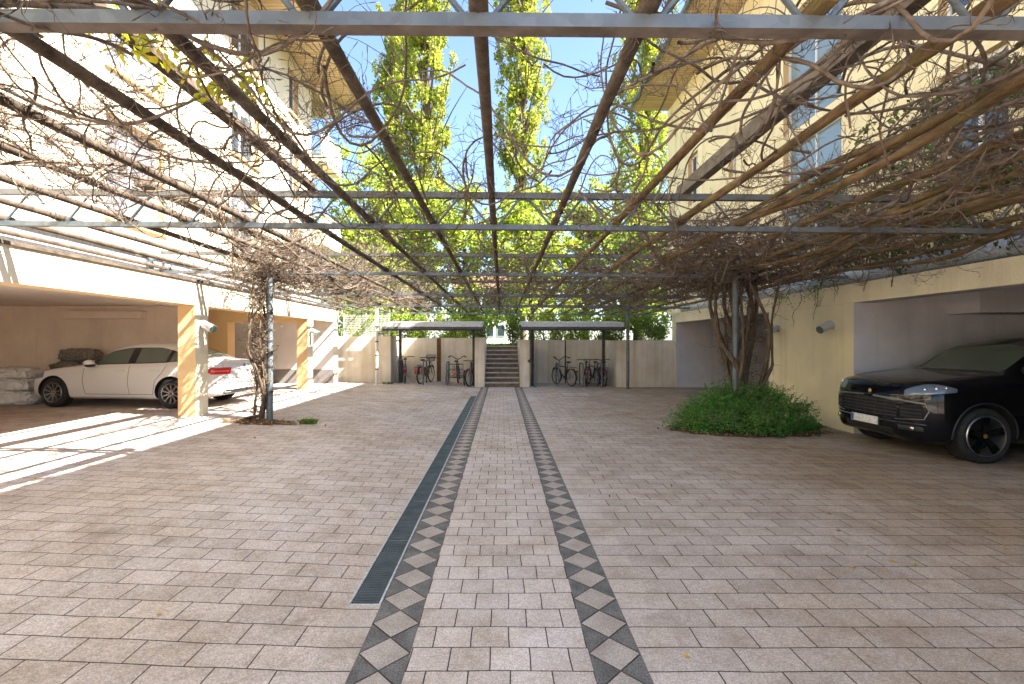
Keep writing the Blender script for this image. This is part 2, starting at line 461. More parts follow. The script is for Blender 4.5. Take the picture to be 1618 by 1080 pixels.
# ------------------------------------------------------------------ facade with openings
def facade(b, x, s, y0, y1, z0, z1, holes, depth=.2, mw=0, mr=1):
    """wall face in the plane X=x looking along s (+1/-1), with reveals"""
    ys = sorted({y0, y1, *[h[0] for h in holes], *[h[1] for h in holes]})
    zs = sorted({z0, z1, *[h[2] for h in holes], *[h[3] for h in holes]})
    for ya, yb in zip(ys[:-1], ys[1:]):
        for za, zb in zip(zs[:-1], zs[1:]):
            cy, cz = (ya + yb) / 2, (za + zb) / 2
            if any(h[0] < cy < h[1] and h[2] < cz < h[3] for h in holes): continue
            q = [(x, ya, za), (x, yb, za), (x, yb, zb), (x, ya, zb)]
            if s < 0: q.reverse()
            b.quad(*q, mw)
    xi = x - s * depth
    for ya, yb, za, zb in holes:
        b.quad((x, ya, za), (xi, ya, za), (xi, yb, za), (x, yb, za), mr)
        b.quad((x, ya, zb), (x, yb, zb), (xi, yb, zb), (xi, ya, zb), mr)
        b.quad((x, ya, za), (x, ya, zb), (xi, ya, zb), (xi, ya, za), mr)
        b.quad((x, yb, za), (xi, yb, za), (xi, yb, zb), (x, yb, zb), mr)

def window(par, x, s, y0, y1, z0, z1, fm, depth=.2, mull=1, trans=(), blind=0.0, sill=None, panemat=None):
    xi = x - s * (depth - .05)
    xo = x - s * depth
    b = MB(); t = .055
    def bx(ya, yb, za, zb, d=0.0):
        a, c = sorted((xo, xi - s * d)); b.box(a, c, ya, yb, za, zb)
    bx(y0, y0 + t, z0, z1); bx(y1 - t, y1, z0, z1); bx(y0 + t, y1 - t, z0, z0 + t); bx(y0 + t, y1 - t, z1 - t, z1)
    yy = [y0 + t + (y1 - y0 - 2 * t) * (k + 1) / (mull + 1) for k in range(mull)]
    for y in yy: bx(y - t * .6, y + t * .6, z0 + t, z1 - t, .004)
    for z in trans: bx(y0 + t, y1 - t, z - t * .5, z + t * .5, .008)
    f = b.build('window', fm, par)
    b = MB(); a, c = sorted((xo + s * .012, xo + s * .02)); b.box(a, c, y0 + t * .9, y1 - t * .9, z0 + t * .9, z1 - t * .9)
    b.build('pane', panemat or M['glass'], f)
    if blind > 0:
        b = MB(); a, c = sorted((xo + s * .0215, xo + s * .028)); zb = z1 - t - (z1 - z0 - 2 * t) * blind
        b.box(a, c, y0 + t * .95, y1 - t * .95, zb, z1 - t * .95); b.build('blind', M['blind'], f)
    if sill:
        b = MB(); a, c = sorted((x + s * .002, x + s * .07)); b.box(a, c, y0 - .05, y1 + .05, z0 - .09, z0 - .003); b.build('sill', sill, f)
    return f

# ------------------------------------------------------------------ left garages
XL, XLi = -6.08, -6.43
gl = tag(empty('carport', (-9, 8, G)), 'open carport with sunlit cream fascia and orange pillars, the white saloon parked inside', 'carport')
b = MB(); b.box(XLi, XL, -6, 17.6, 2.44, 2.90, 0, {'-z': 1, '-x': 2})
b.build('fascia', [M['cream_lit'], M['orange'], M['grey_plaster']], gl)
b = MB(); b.box(-6.5, XL + .035, -6, 17.62, 2.901, 2.945); b.build('coping', M['pole'], gl)
b = MB(); b.box(-14.4, XLi - .002, -6, 17.6, 2.72, 2.89); b.build('roof_slab', M['pale_ceiling'], gl)
for ya in (-1.5, 3.94, 9.37, 14.8):
    b = MB(); b.box(XLi, XL, ya, ya + .40, 0.0, 2.438, 0, {'-y': 1, '+y': 1, '-x': 1})
    b.build('pillar', [M['cream_lit'], M['orange']], gl)
b = MB()
b.box(-14.4, XLi, 17.1, 17.5, 0, 2.718, 0); b.box(XLi, XL, 17.1, 17.5, 0, 2.438, 0, {'+x': 1})
b.build('end_wall', [M['white_plaster'], M['cream_lit']], gl)
b = MB(); b.box(-14.2, XL - .002, 17.085, 17.099, G, G + .5); b.build('plinth', M['plinth'], gl)
b = MB(); b.box(-14.4, -14.2, -6, 17.1, 0, 2.718); b.build('rear_wall', M['grey_plaster'], gl)
b = MB(); b.box(-14.2, -8.95, 13.3, 13.5, 0, 2.718); b.build('partition_wall', M['grey_plaster'], gl)
b = MB(); b.box(-14.2, XLi, 14.8, 15.2, 2.33, 2.718); b.box(-9.25, -8.6, 14.8, 15.2, 0, 2.328)
b.build('inner_portal', M['orange'], gl)
b = MB(); b.box(-12.2, -10.0, 13.05, 13.298, 2.36, 2.56); b.build('ceiling_duct', M['grey_plaster'], gl)
b = MB()
b.box(-6.80, -6.75, -6, 17.6, 2.93, 3.36); b.box(-6.748, -6.70, -6, 17.6, 3.33, 3.37)
b.build('roof_edge_channel', M['spangle'], gl)
for y in (3.2, 8.95, 14.6):
    b = MB(); b.box(-6.748, -6.69, y, y + .13, 2.93, 3.328); b.build('channel_bracket', M['zinc'], gl)

# ------------------------------------------------------------------ right garages
XR = 6.56
gr = tag(empty('garage_row', (9, 8, 0)), 'shaded cream rendered garage bays, the black off-roader parked in the near one', 'garage')
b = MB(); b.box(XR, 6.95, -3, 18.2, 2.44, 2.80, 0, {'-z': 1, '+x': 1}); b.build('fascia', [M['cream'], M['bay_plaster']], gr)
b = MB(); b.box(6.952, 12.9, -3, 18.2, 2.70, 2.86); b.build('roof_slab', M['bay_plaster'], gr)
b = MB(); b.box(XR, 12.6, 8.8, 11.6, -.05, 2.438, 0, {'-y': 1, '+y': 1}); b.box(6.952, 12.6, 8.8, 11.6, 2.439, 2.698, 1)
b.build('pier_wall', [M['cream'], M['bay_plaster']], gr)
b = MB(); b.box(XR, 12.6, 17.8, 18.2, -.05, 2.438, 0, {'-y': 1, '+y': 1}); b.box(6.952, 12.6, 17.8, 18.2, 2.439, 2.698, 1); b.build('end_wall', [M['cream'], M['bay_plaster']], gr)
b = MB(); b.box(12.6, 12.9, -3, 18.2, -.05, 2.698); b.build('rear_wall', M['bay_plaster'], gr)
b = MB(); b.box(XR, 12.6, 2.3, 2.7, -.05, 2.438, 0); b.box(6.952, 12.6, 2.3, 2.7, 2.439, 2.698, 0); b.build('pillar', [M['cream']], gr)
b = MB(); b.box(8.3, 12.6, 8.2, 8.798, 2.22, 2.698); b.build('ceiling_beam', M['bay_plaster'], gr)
b = MB(); b.tube([(7.02, -3, 3.06), (7.02, 18.2, 3.0)], .16, 14); b.build('gutter', M['spangle'], gr, True)

# ------------------------------------------------------------------ apartment buildings
bl = tag(empty('apartment_building', (-12, 6, 0)), 'sunlit cream apartment block above the carport, with orange window reveals', 'building')
xf = -7.5
holesL = []
for zz in ((4.13, 6.1), (7.03, 9.0), (9.9, 11.4)):
    for yy in ((2.2, 3.7), (5.6, 6.9), (8.95, 10.5), (13.1, 14.55), (16.6, 17.4)):
        holesL.append((*yy, *zz))
b = MB(); facade(b, xf, 1, -8, 18.6, 2.9, 12.1, holesL, .22)
b.box(-18, xf - .30, -8, 18.6, 2.9, 12.1, 0)
b.quad((xf - .3, 18.6, 2.9), (xf, 18.6, 2.9), (xf, 18.6, 12.1), (xf - .3, 18.6, 12.1), 0)
b.quad((xf, -8, 2.9), (xf - .3, -8, 2.9), (xf - .3, -8, 12.1), (xf, -8, 12.1), 0)
b.build('wall', [M['cream_lit'], M['beige_reveal']], bl)
for i, h in enumerate(holesL):
    window(bl, xf, 1, *h, M['frame_white'], .22, 1, (), [.0, .85, .95, .3, 0][i % 5], M['orange'])  # orange of the sills stands in for warm bounce on their undersides
b = MB(); b.box(-18.4, -5.93, -9, 20.72, 11.86, 12.0, 0, {'-z': 1}); b.build('eaves', [M['roof'], M['soffit']], bl)
b = MB(); b.tube([(-5.84, -9, 11.9), (-5.84, 20.75, 11.86)], .085, 10); b.build('gutter', M['zinc'], bl, True)
b = MB(); b.add([(-5.93, -9, 12.002), (-5.93, 20.72, 12.002), (-18.4, 20.72, 12.002), (-18.4, -9, 12.002), (-12.2, -9, 15.4), (-12.2, 20.72, 15.4)],
      [(0, 1, 5, 4), (2, 3, 4, 5), (1, 2, 5), (3, 0, 4), (0, 3, 2, 1)]); b.build('roof', M['roof'], bl)
for zb in (9.05, 5.75):
    b = MB(); b.box(-11.5, -7.02, 18.602, 20.6, zb - .2, zb); b.box(-7.12, -7.0, 18.602, 20.6, zb + .002, zb + .86); b.box(-11.5, -7.122, 20.48, 20.6, zb + .002, zb + .86)
    bo = b.build('balcony', M['cream_lit'], bl)
    b = MB(); b.tube([(-7.02, 18.65, zb + 1.0), (-7.02, 20.56, zb + 1.0), (-11.4, 20.56, zb + 1.0)], .025, 8); b.build('rail', M['white_steel'], bo, True)
b = MB(); b.tube([(-7.15, 19.35, 9.9), (-7.15, 19.35, 11.6)], .075, 10); b.build('post', M['white_steel'], bl, True)
b = MB(); b.box(-7.3, -7.05, 18.602, 20.68, 11.5, 11.858); b.box(-11, -7.302, 20.4, 20.68, 11.5, 11.858); b.build('balcony_beam', M['cream_lit'], bl)

br = tag(empty('apartment_building', (12, 3, 0)), 'shaded cream apartment block above the garages, with blue-framed stair glazing and wooden eaves', 'building')
xf = 7.3
holesR = [(10.15, 12.25, 3.9, 6.7), (10.15, 12.25, 7.0, 9.9), (6.8, 7.9, 4.1, 6.1), (6.8, 7.9, 7.0, 9.0), (14.75, 15.2, 6.95, 8.3), (14.75, 15.2, 9.1, 10.5),
          (14.75, 15.2, 4.2, 5.6), (17.6, 18.5, 7.0, 8.9), (17.6, 18.5, 4.1, 6.0), (2.6, 4.2, 4.1, 6.1)]
b = MB(); facade(b, xf, -1, -3.5, 20.8, 2.9, 12.1, holesR, .2)  # unseen near end cut short so sunlit ground behind bounces light in
b.box(xf + .30, 18, -3.5, 20.8, 2.9, 12.1, 0)
b.quad((xf, 20.8, 2.9), (xf + .3, 20.8, 2.9), (xf + .3, 20.8, 12.1), (xf, 20.8, 12.1), 0)
b.quad((xf + .3, -3.5, 2.9), (xf, -3.5, 2.9), (xf, -3.5, 12.1), (xf + .3, -3.5, 12.1), 0)
b.build('wall', [M['cream'], M['beige_reveal']], br)
for i, h in enumerate(holesR):
    if i < 2: window(br, xf, -1, *h, M['frame_blue'], .2, 1, (h[2] + 1.3,), panemat=M['stair_glass'])
    else: window(br, xf, -1, *h, M['frame_white'], .2, 0 if h[1] - h[0] < .6 else 1, (), .35 if i == 2 else 0)
b = MB(); b.box(5.68, 18.4, -4.5, 20.72, 11.86, 12.0, 0, {'-z': 1}); b.build('eaves', [M['roof'], M['soffit']], br)
b = MB(); b.tube([(5.59, -4.5, 11.9), (5.59, 20.75, 11.86)], .085, 10); b.build('gutter', M['zinc'], br, True)
b = MB(); b.add([(5.68, -4.5, 12.002), (5.68, 20.72, 12.002), (18.4, 20.72, 12.002), (18.4, -4.5, 12.002), (12.2, -4.5, 14.4), (12.2, 20.72, 14.4)],
      [(0, 4, 5, 1), (2, 5, 4, 3), (1, 5, 2), (3, 4, 0), (0, 1, 2, 3)]); b.build('roof', M['roof'], br)

# ------------------------------------------------------------------ rear retaining walls, stairs, shelters
def conc(name, polys, z1, label, cat='wall'):
    b = MB()
    for pl in polys: b.prism(pl, -.1, z1)
    return tag(b.build(name, M['concrete']), label, cat)
def rect(x0, x1, y0, y1): return [(x0, y0), (x1, y0), (x1, y1), (x0, y1)]
conc('retaining_wall', [[(-8.5, 17.9), (-4.22, 17.9), (-4.22, 19.7), (-4.47, 19.7), (-4.47, 18.25), (-8.5, 18.25)]], 1.93,
     'sunlit concrete retaining wall next to the carport end, under the white mesh fence')
w2 = tag(empty('retaining_wall', (-2.5, 19.85, 0)), 'concrete wall behind the bicycles under the bike shelter beside the carport side', 'wall')
b = MB(); b.prism([(-4.468, 19.702), (-1.03, 19.702), (-1.03, 17.9), (-.66, 17.9), (-.66, 20.6), (-1.03, 20.6), (-1.03, 20.05), (-4.468, 20.05)], -.1, 1.88)
b.build('wall', M['concrete'], w2)
b = MB(); b.box(-2.71, -2.54, 19.69, 19.7015, 0, 1.87); b.build('joint', M['rust'], w2)
w3 = tag(empty('retaining_wall', (2.5, 19.85, 0)), 'concrete wall behind the dark bicycles under the bike shelter on the garage side', 'wall')
b = MB(); b.prism([(.68, 17.9), (1.05, 17.9), (1.05, 19.702), (4.348, 19.702), (4.348, 20.05), (1.05, 20.05), (1.05, 20.6), (.68, 20.6)], -.1, 1.80)
b.build('wall', M['concrete'], w3)
b = MB(); b.box(2.62, 2.68, 19.69, 19.7015, 0, 1.79); b.build('joint', M['rust'], w3)
conc('retaining_wall', [[(4.35, 17.9), (6.558, 17.9), (6.558, 18.25), (4.6, 18.25), (4.6, 19.7), (4.35, 19.7)]], 1.78,
     'shaded pitted concrete retaining wall between the garage end and the bike shelter')
M['riser'] = mottled('stone_riser', (.14, .105, .08), (.29, .225, .175), 6, .9, 0, .5, 60, .2, .5, .01)
st = tag(empty('stone_stairs', (0, 18, 0)), 'straight flight of brown stone steps rising between the two bike shelters', 'stairs')
for i in range(9):
    b = MB(); z = T / 9
    y = 17.95 + i * .295
    b.box(-.65, .67, y + .02, y + .315, i * z - (.0 if i else .05), (i + 1) * z - .046)
    so = b.build('step', M['riser'], st)
    b = MB(); b.bevbox(-.655, .675, y - .012, y + .302, (i + 1) * z - .045, (i + 1) * z, .012); b.build('tread', M['step'], so)

def shelter(x0, x1, side, label):
    r = tag(empty('bike_shelter', ((x0 + x1) / 2, 18.5, 0)), label, 'bike shelter')
    b = MB(); b.add([(x0, 17.0, 2.42), (x1, 17.0, 2.42), (x1, 18.7, 2.53), (x0, 18.7, 2.53), (x0, 17.0, 2.26), (x1, 17.0, 2.26), (x1, 18.7, 2.41), (x0, 18.7, 2.41)],
          [(0, 1, 2, 3), (7, 6, 5, 4), (4, 5, 1, 0), (5, 6, 2, 1), (6, 7, 3, 2), (7, 4, 0, 3)])
    b.build('roof', M['spangle'], r)
    b = MB(); b.tube([(x0 - .03, 17.03, 2.19), (x1 + .03, 17.03, 2.19)], .068, 10); b.build('gutter', M['dark_steel'], r, True)
    for px, py in ((-3.98, 18.5), (-1.10, 18.5)) if side < 0 else ((3.98, 18.5), (1.2, 18.5)):
        b = MB(); b.box(px - .05, px + .05, py - .05, py + .05, 0, 2.375); b.box(px - .09, px + .09, py - .09, py + .09, 0, .012)
        b.build('post', M['dark_steel'], r)
    for y in (17.5, 18.3):
        b = MB(); za = 2.26 + (y - 17.0) * .0875; b.box(x0 + .06, x1 - .06, y - .04, y + .04, za - .10, za - .003); b.build('purlin', M['dark_steel'], r)
    b = MB()
    dx = -.78 if side < 0 else 1.1
    if side > 0: b.tube([(dx, 17.03, 2.15), (dx, 17.5, 2.0), (dx, 17.78, 1.9), (dx, 17.82, 1.05), (dx - .1, 17.8, .97)], .055, 10)
    else: b.tube([(dx, 17.03, 2.15), (dx, 17.5, 2.05), (dx, 17.84, 2.0), (dx, 17.84, 1.93)], .04, 10)
    b.build('downpipe', M['dark_steel'], r, True)
shelter(-4.28, -.70, -1, 'flat zinc bike shelter roof over the bicycles beside the sunlit wall')
shelter(.73, 4.4, 1, 'flat zinc bike shelter roof with a thick downpipe over the dark bicycles')

# mesh fence on the left wall
mf = tag(empty('mesh_fence', (-5.3, 18.05, 1.93)), 'white welded wire mesh fence on top of the sunlit concrete wall', 'fence')
b = MB()
for i in range(36):
    x = -6.05 + i * .05; b.bar((x, 18.05, 1.93), (x, 18.05, 2.75), .007, .007)
for i in range(9): b.bar((-6.06, 18.058, 1.98 + i * .09), (-4.28, 18.058, 1.98 + i * .09), .009, .009)
b.build('mesh_panel', M['white_steel'], mf)
for x in (-6.04, -5.2, -4.32):
    b = MB(); b.tube([(x, 18.09, 1.93), (x, 18.09, 2.8)], .022, 8); b.build('post', M['white_steel'], mf, True)

# ------------------------------------------------------------------ pergola
def pz(x, y): return 1.7 + 1.36 - .005 * y - .008 * x      # underside of the lower chord
pg = tag(empty('pergola', (0, 9, 0)), 'galvanised steel pergola of lattice beams and long poles roofing the yard', 'pergola')
TY = [2.05, 5.6, 9.35, 13.25, 17.25, 21.2]
XA, XB = -6.74, 6.84
PX = [-.10 + .73 * k for k in range(-9, 10)]
for y in TY:
    tr = empty('truss', (0, y, 3), 0, pg); tr.location = Vector((0, y, 3)) - wloc(pg)
    def seg(z0, z1, dep):
        b = MB(); n = 8
        for i in range(n):
            pass
        a, c = pz(XA, y), pz(XB, y)
        vs = [(XA, y - dep, a + z0), (XB, y - dep, c + z0), (XB, y + dep, c + z0), (XA, y + dep, a + z0), (XA, y - dep, a + z1), (XB, y - dep, c + z1), (XB, y + dep, c + z1), (XA, y + dep, a + z1)]
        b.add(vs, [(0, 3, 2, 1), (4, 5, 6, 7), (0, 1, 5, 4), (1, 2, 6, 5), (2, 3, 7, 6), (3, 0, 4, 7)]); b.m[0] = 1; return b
    seg(0, .058, .036).build('chord', [M['zinc'], M['zinc_brown']], tr)
    seg(.37, .44, .034).build('chord', [M['zinc_dark'], M['zinc_dark']], tr)
    b = MB()
    for xa, xb in zip(PX[:-1], PX[1:]):
        xm = (xa + xb) / 2
        b.tube([(xa + .05, y, pz(xa, y) + .05), (xm - .075, y, pz(xm, y) + .345), (xm - .03, y, pz(xm, y) + .375), (xm + .03, y, pz(xm, y) + .375),
                (xm + .075, y, pz(xm, y) + .345), (xb - .05, y, pz(xb, y) + .05)], .0145, 6, cap=False)
    b.build('lattice', M['zinc'], tr, True, angle=60)
for k, x in enumerate(PX):
    b = MB(); kk = k - 9
    pts = []; rr = []
    for i in range(24):
        y = -1.0 + i * 22.6 / 23
        wob = .012 if kk >= 3 else .004
        pts.append((x + rnd.uniform(-wob, wob), y, pz(x, y) + .058 + .040 + rnd.uniform(0, wob))); rr.append(.036 * (1 + (rnd.uniform(-.1, .22) if kk >= 3 else rnd.uniform(-.03, .03))))
    b.tube(pts, rr, 10)
    for y in TY:     # coupling sleeve at each beam
        b.tube([(x, y - .12, pz(x, y) + .098), (x, y + .12, pz(x, y) + .098)], .044, 10)
    b.build('pole', M['mossy'] if kk >= 2 else M['pole'], pg, True)
for x, y0, y1 in ((2.18, -1.0, 5.75), (-2.23, -1.0, 5.75), (-4.15, 5.45, 21.3)):
    z = lambda y: pz(x, y) + .444
    b = MB(); w = .05 if x > -4 else .1
    b.add([(x - w, y0, z(y0)), (x + w, y0, z(y0)), (x + w, y1, z(y1)), (x - w, y1, z(y1)), (x - w, y0, z(y0) + .012), (x + w, y0, z(y0) + .012), (x + w, y1, z(y1) + .012), (x - w, y1, z(y1) + .012)],
          [(0, 3, 2, 1), (4, 5, 6, 7), (0, 1, 5, 4), (1, 2, 6, 5), (2, 3, 7, 6), (3, 0, 4, 7)])
    b.add([(x - w, y0, z(y0) + .013), (x - w + .012, y0, z(y0) + .013), (x - w + .012, y1, z(y1) + .013), (x - w, y1, z(y1) + .013), (x - w, y0, z(y0) + .13), (x - w + .012, y0, z(y0) + .13), (x - w + .012, y1, z(y1) + .13), (x - w, y1, z(y1) + .13)],
          [(0, 3, 2, 1), (4, 5, 6, 7), (0, 1, 5, 4), (1, 2, 6, 5), (2, 3, 7, 6), (3, 0, 4, 7)])
    b.build('angle_rail', M['pole'] if x < 0 else M['rail'], pg)
for x in (-4.57, 4.60):
    for y in (1.98, 9.30, 17.25):
        b = MB(); b.tube([(x, y, gz(x)), (x, y, pz(x, y) - .002)], .058, 14); b.box(x - .1, x + .1, y - .1, y + .1, gz(x) - .02, gz(x) + .012)
        po = b.build('post', M['zinc'] if y < 17 or x > 0 else M['white_steel'], pg, True)
        if x < 0:
            for z in (.55, 1.05, 1.55, 2.1):
                b = MB(); b.tube([(x, y, gz(x) + z), (x + .0, y, gz(x) + z + .045)], .0625, 14); b.build('clamp', M['dark_steel'], po, True)

# ------------------------------------------------------------------ wall lamps
def wall_lamp(x, y, z, s, label):
    r = tag(empty('wall_lamp', (x, y, z)), label, 'lamp', 'cylindrical floodlights on the garage walls')
    d = Vector((s, -.30, -.42)).normalized()
    c = Vector((x + s * .10, y, z))
    b = MB(); b.tube([c - d * .10, c - d * .085, c + d * .20, c + d * .23], [.055, .078, .082, .085], 18)
    o = b.build('housing', M['lamp'], r, True)
    b = MB(); b.tube([c + d * .2305, c + d * .234], .076, 18); b.build('lens', M['car_glass_green'], o)
    b = MB(); b.tube([(x, y, z - .02), (x + s * .02, y, z - .02)], .06, 14); b.tube([(x + s * .02, y, z - .02), (x + s * .06, y, z - .03), c], .02, 8)
    b.build('bracket', M['lamp'], r, True)
wall_lamp(XL, 9.52, 2.05, 1, 'cylindrical wall lamp on the orange pillar beside the white saloon')
wall_lamp(XL, 14.95, 2.05, 1, 'small cylindrical wall lamp on the farther orange carport pillar')
wall_lamp(XR, 9.35, 2.03, -1, 'cylindrical wall lamp on the cream wall closest to the black off-roader')
wall_lamp(XR, 11.2, 2.02, -1, 'cylindrical wall lamp on the cream wall beside the gnarled vine trunk')
# ------------------------------------------------------------------ cars
def pchip(xs, ys):
    xs = np.array(xs, float); ys = np.array(ys, float); h = np.diff(xs); d = np.diff(ys) / h
    m = np.zeros(len(xs)); m[0] = d[0]; m[-1] = d[-1]
    for i in range(1, len(xs) - 1):
        if d[i - 1] * d[i] > 0:
            w1 = 2 * h[i] + h[i - 1]; w2 = h[i] + 2 * h[i - 1]
            m[i] = (w1 + w2) / (w1 / d[i - 1] + w2 / d[i])
    def f(x):
        x = np.clip(x, xs[0], xs[-1]); i = int(np.clip(np.searchsorted(xs, x) - 1, 0, len(xs) - 2))
        t = (x - xs[i]) / h[i]
        return ((1 + 2 * t) * (1 - t) ** 2 * ys[i] + t * (1 - t) ** 2 * h[i] * m[i] + t * t * (3 - 2 * t) * ys[i + 1] + t * t * (t - 1) * h[i] * m[i + 1])
    return f

def catmull(P, sub):
    P = [np.array(p, float) for p in P]; out = []
    for i in range(len(P) - 1):
        p0 = P[i - 1] if i else P[i]; p1 = P[i]; p2 = P[i + 1]; p3 = P[i + 2] if i + 2 < len(P) else P[i + 1]
        k = .36
        m1 = (p2 - p0) * k; m2 = (p3 - p1) * k
        for j in range(sub):
            t = j / sub
            out.append((2 * t ** 3 - 3 * t * t + 1) * p1 + (t ** 3 - 2 * t * t + t) * m1 + (-2 * t ** 3 + 3 * t * t) * p2 + (t ** 3 - t * t) * m2)
    out.append(P[-1]); return out

class Car:
    def __init__(s, root, L, tab, zc, nose, tail, wheels, r, paint):
        s.root, s.L, s.r, s.wheels = root, L, r, wheels
        s.f = {k: pchip(tab['x'], tab[k]) for k in tab if k != 'x'}
        se = lambda a, p: (1 - (1 - min(max(a, 0), 1)) ** p) ** (1 / p)
        n1 = [.5 * (1 - math.cos(PI / 2 * i / 15)) for i in range(15)]
        xs = n1 + list(np.linspace(.5, L - .5, 70)) + [L - q for q in reversed(n1)]
        sub = 6; rings = []
        for x in xs:
            g = {k: float(fn(x)) for k, fn in s.f.items()}
            zb, hw, zs, ws, ze, wt, zt = (g[k] for k in ('zb', 'hw', 'zs', 'ws', 'ze', 'wt', 'zt'))
            P = [(0, zb), (hw * .80, zb), (hw * .965, zb + .09), (hw, zb + .42 * (zs - zb)), (hw * .985, zs - .11), (ws, zs), (wt, ze), (wt * .55, zt - (zt - ze) * .22), (0, zt)]
            Q = catmull(P, sub)
            a, c = x / nose[0], (L - x) / tail[0]
            fy = se(a, nose[1]) * se(c, tail[1])
            fz = se(x / nose[2], nose[3]) * se((L - x) / tail[2], tail[3])
            z0 = zc[0] + (zc[1] - zc[0]) * x / L
            rings.append([(x, q[0] * fy, z0 + (q[1] - z0) * fz) for q in Q])
        n = len(rings[0]); V = []; F = []
        for rg in rings:
            V += rg + [(p[0], -p[1], p[2]) for p in rg[-2:0:-1]]
        m = 2 * n - 2
        for i in range(len(rings) - 1):
            for k in range(m):
                k2 = (k + 1) % m
                F.append((i * m + k, i * m + k2, (i + 1) * m + k2, (i + 1) * m + k))
        bm = bmesh.new(); vs = [bm.verts.new(v) for v in V]
        for f in F: bm.faces.new([vs[i] for i in f])
        bmesh.ops.remove_doubles(bm, verts=bm.verts, dist=.0008)
        bmesh.ops.recalc_face_normals(bm, faces=bm.faces)
        me = bpy.data.meshes.new('body'); bm.to_mesh(me); bm.free()
        me.materials.append(paint); me.materials.append(M['black'])
        o = bpy.data.objects.new('body', me); COL.objects.link(o)
        # wheel arches
        cb = MB(); hwm = max(tab['hw'])
        for wx in wheels:
            for sg in (-1, 1):
                cb.tube([(wx, sg * (hwm - .34), r), (wx, sg * (hwm + .3), r)], r + .055, 40, 1)
        cut = cb.build('cut', [paint, M['black']], None)
        mod = o.modifiers.new('b', 'BOOLEAN'); mod.operation = 'DIFFERENCE'; mod.object = cut; mod.solver = 'EXACT'
        dg = bpy.context.evaluated_depsgraph_get()
        me2 = bpy.data.meshes.new_from_object(o.evaluated_get(dg)); me2.name = 'body'
        o.modifiers.clear(); o.data = me2; bpy.data.objects.remove(cut)
        finish(me2, True, 40)
        o.parent = root; s.body = o
        s.bvh = BVHTree.FromPolygons([v.co.copy() for v in me2.vertices], [tuple(p.vertices) for p in me2.polygons])
    def hit(s, ax, u, v, sg=-1):
        if ax == 'side': o, d = Vector((u, sg * 3, v)), Vector((0, -sg, 0))
        elif ax == 'front': o, d = Vector((-1, u, v)), Vector((1, 0, 0))
        elif ax == 'rear': o, d = Vector((s.L + 1, u, v)), Vector((-1, 0, 0))
        elif ax == 'diag':
            d = Vector((.7071, -sg * .7071, 0)); o = Vector((.7071, sg * .7071, 0)) * u + Vector((0, 0, v)) - d * 3
        else: o, d = Vector((u, v, 4)), Vector((0, 0, -1))
        h = s.bvh.ray_cast(o, d)
        if h[0] is None: return None
        n = h[1]
        if n.dot(d) > 0: n = -n
        return h[0], n
    def patch(s, name, mat, ax, u0, u1, lo, hi, nu=18, nv=8, sg=-1, off=.005, parent=None, mb=None, mi=0, curve=0):
        b = mb or MB(); grid = []
        for i in range(nu + 1):
            u = u0 + (u1 - u0) * i / nu; row = []
            a, c = (lo(u) if callable(lo) else lo), (hi(u) if callable(hi) else hi)
            for j in range(nv + 1):
                row.append(s.hit(ax, u, a + (c - a) * j / nv, sg) if c > a + .002 else None)
            grid.append(row)
        ids = {}; vs = []; fs = []
        for i, row in enumerate(grid):
            for j, h in enumerate(row):
                if h is None: continue
                edge = i in (0, nu) or j in (0, nv)
                ids[i, j] = len(vs); vs.append(h[0] + h[1] * (off if not edge else -.002))
        for i in range(nu):
            for j in range(nv):
                q = [(i, j), (i + 1, j), (i + 1, j + 1), (i, j + 1)]
                if all(k in ids for k in q):
                    pts = [vs[ids[k]] for k in q]
                    if max((pts[a] - pts[(a + 1) % 4]).length for a in range(4)) > .4: continue
                    fs.append([ids[k] for k in q])
        b.add(vs, fs, mi)
        if mb: return b
        return b.build(name, mat, parent or s.root, True, world=False, angle=60)
    def line(s, b, ax, pts, rad=.0045, sg=-1, off=.001, mi=0):
        P = []
        for (u0, v0), (u1, v1) in zip(pts[:-1], pts[1:]):
            n = max(2, int(math.hypot(u1 - u0, v1 - v0) / .05))
            for i in range(n):
                h = s.hit(ax, u0 + (u1 - u0) * i / n, v0 + (v1 - v0) * i / n, sg)
                if h: P.append(h[0] + h[1] * off)
        h = s.hit(ax, *pts[-1], sg)
        if h: P.append(h[0] + h[1] * off)
        if len(P) > 1: b.tube(P, rad, 6, mi)
        return b

def lathe(b, prof, n=40, mi=0, close=False):
    """profile of (radius, y) round the Y axis"""
    vs = []
    for (r, y) in prof:
        for k in range(n):
            a = 2 * PI * k / n; vs.append((r * math.cos(a), y, r * math.sin(a)))
    fs = []
    for i in range(len(prof) - 1):
        for k in range(n):
            k2 = (k + 1) % n; fs.append((i * n + k, i * n + k2, (i + 1) * n + k2, (i + 1) * n + k))
    return b.add(vs, fs, mi)

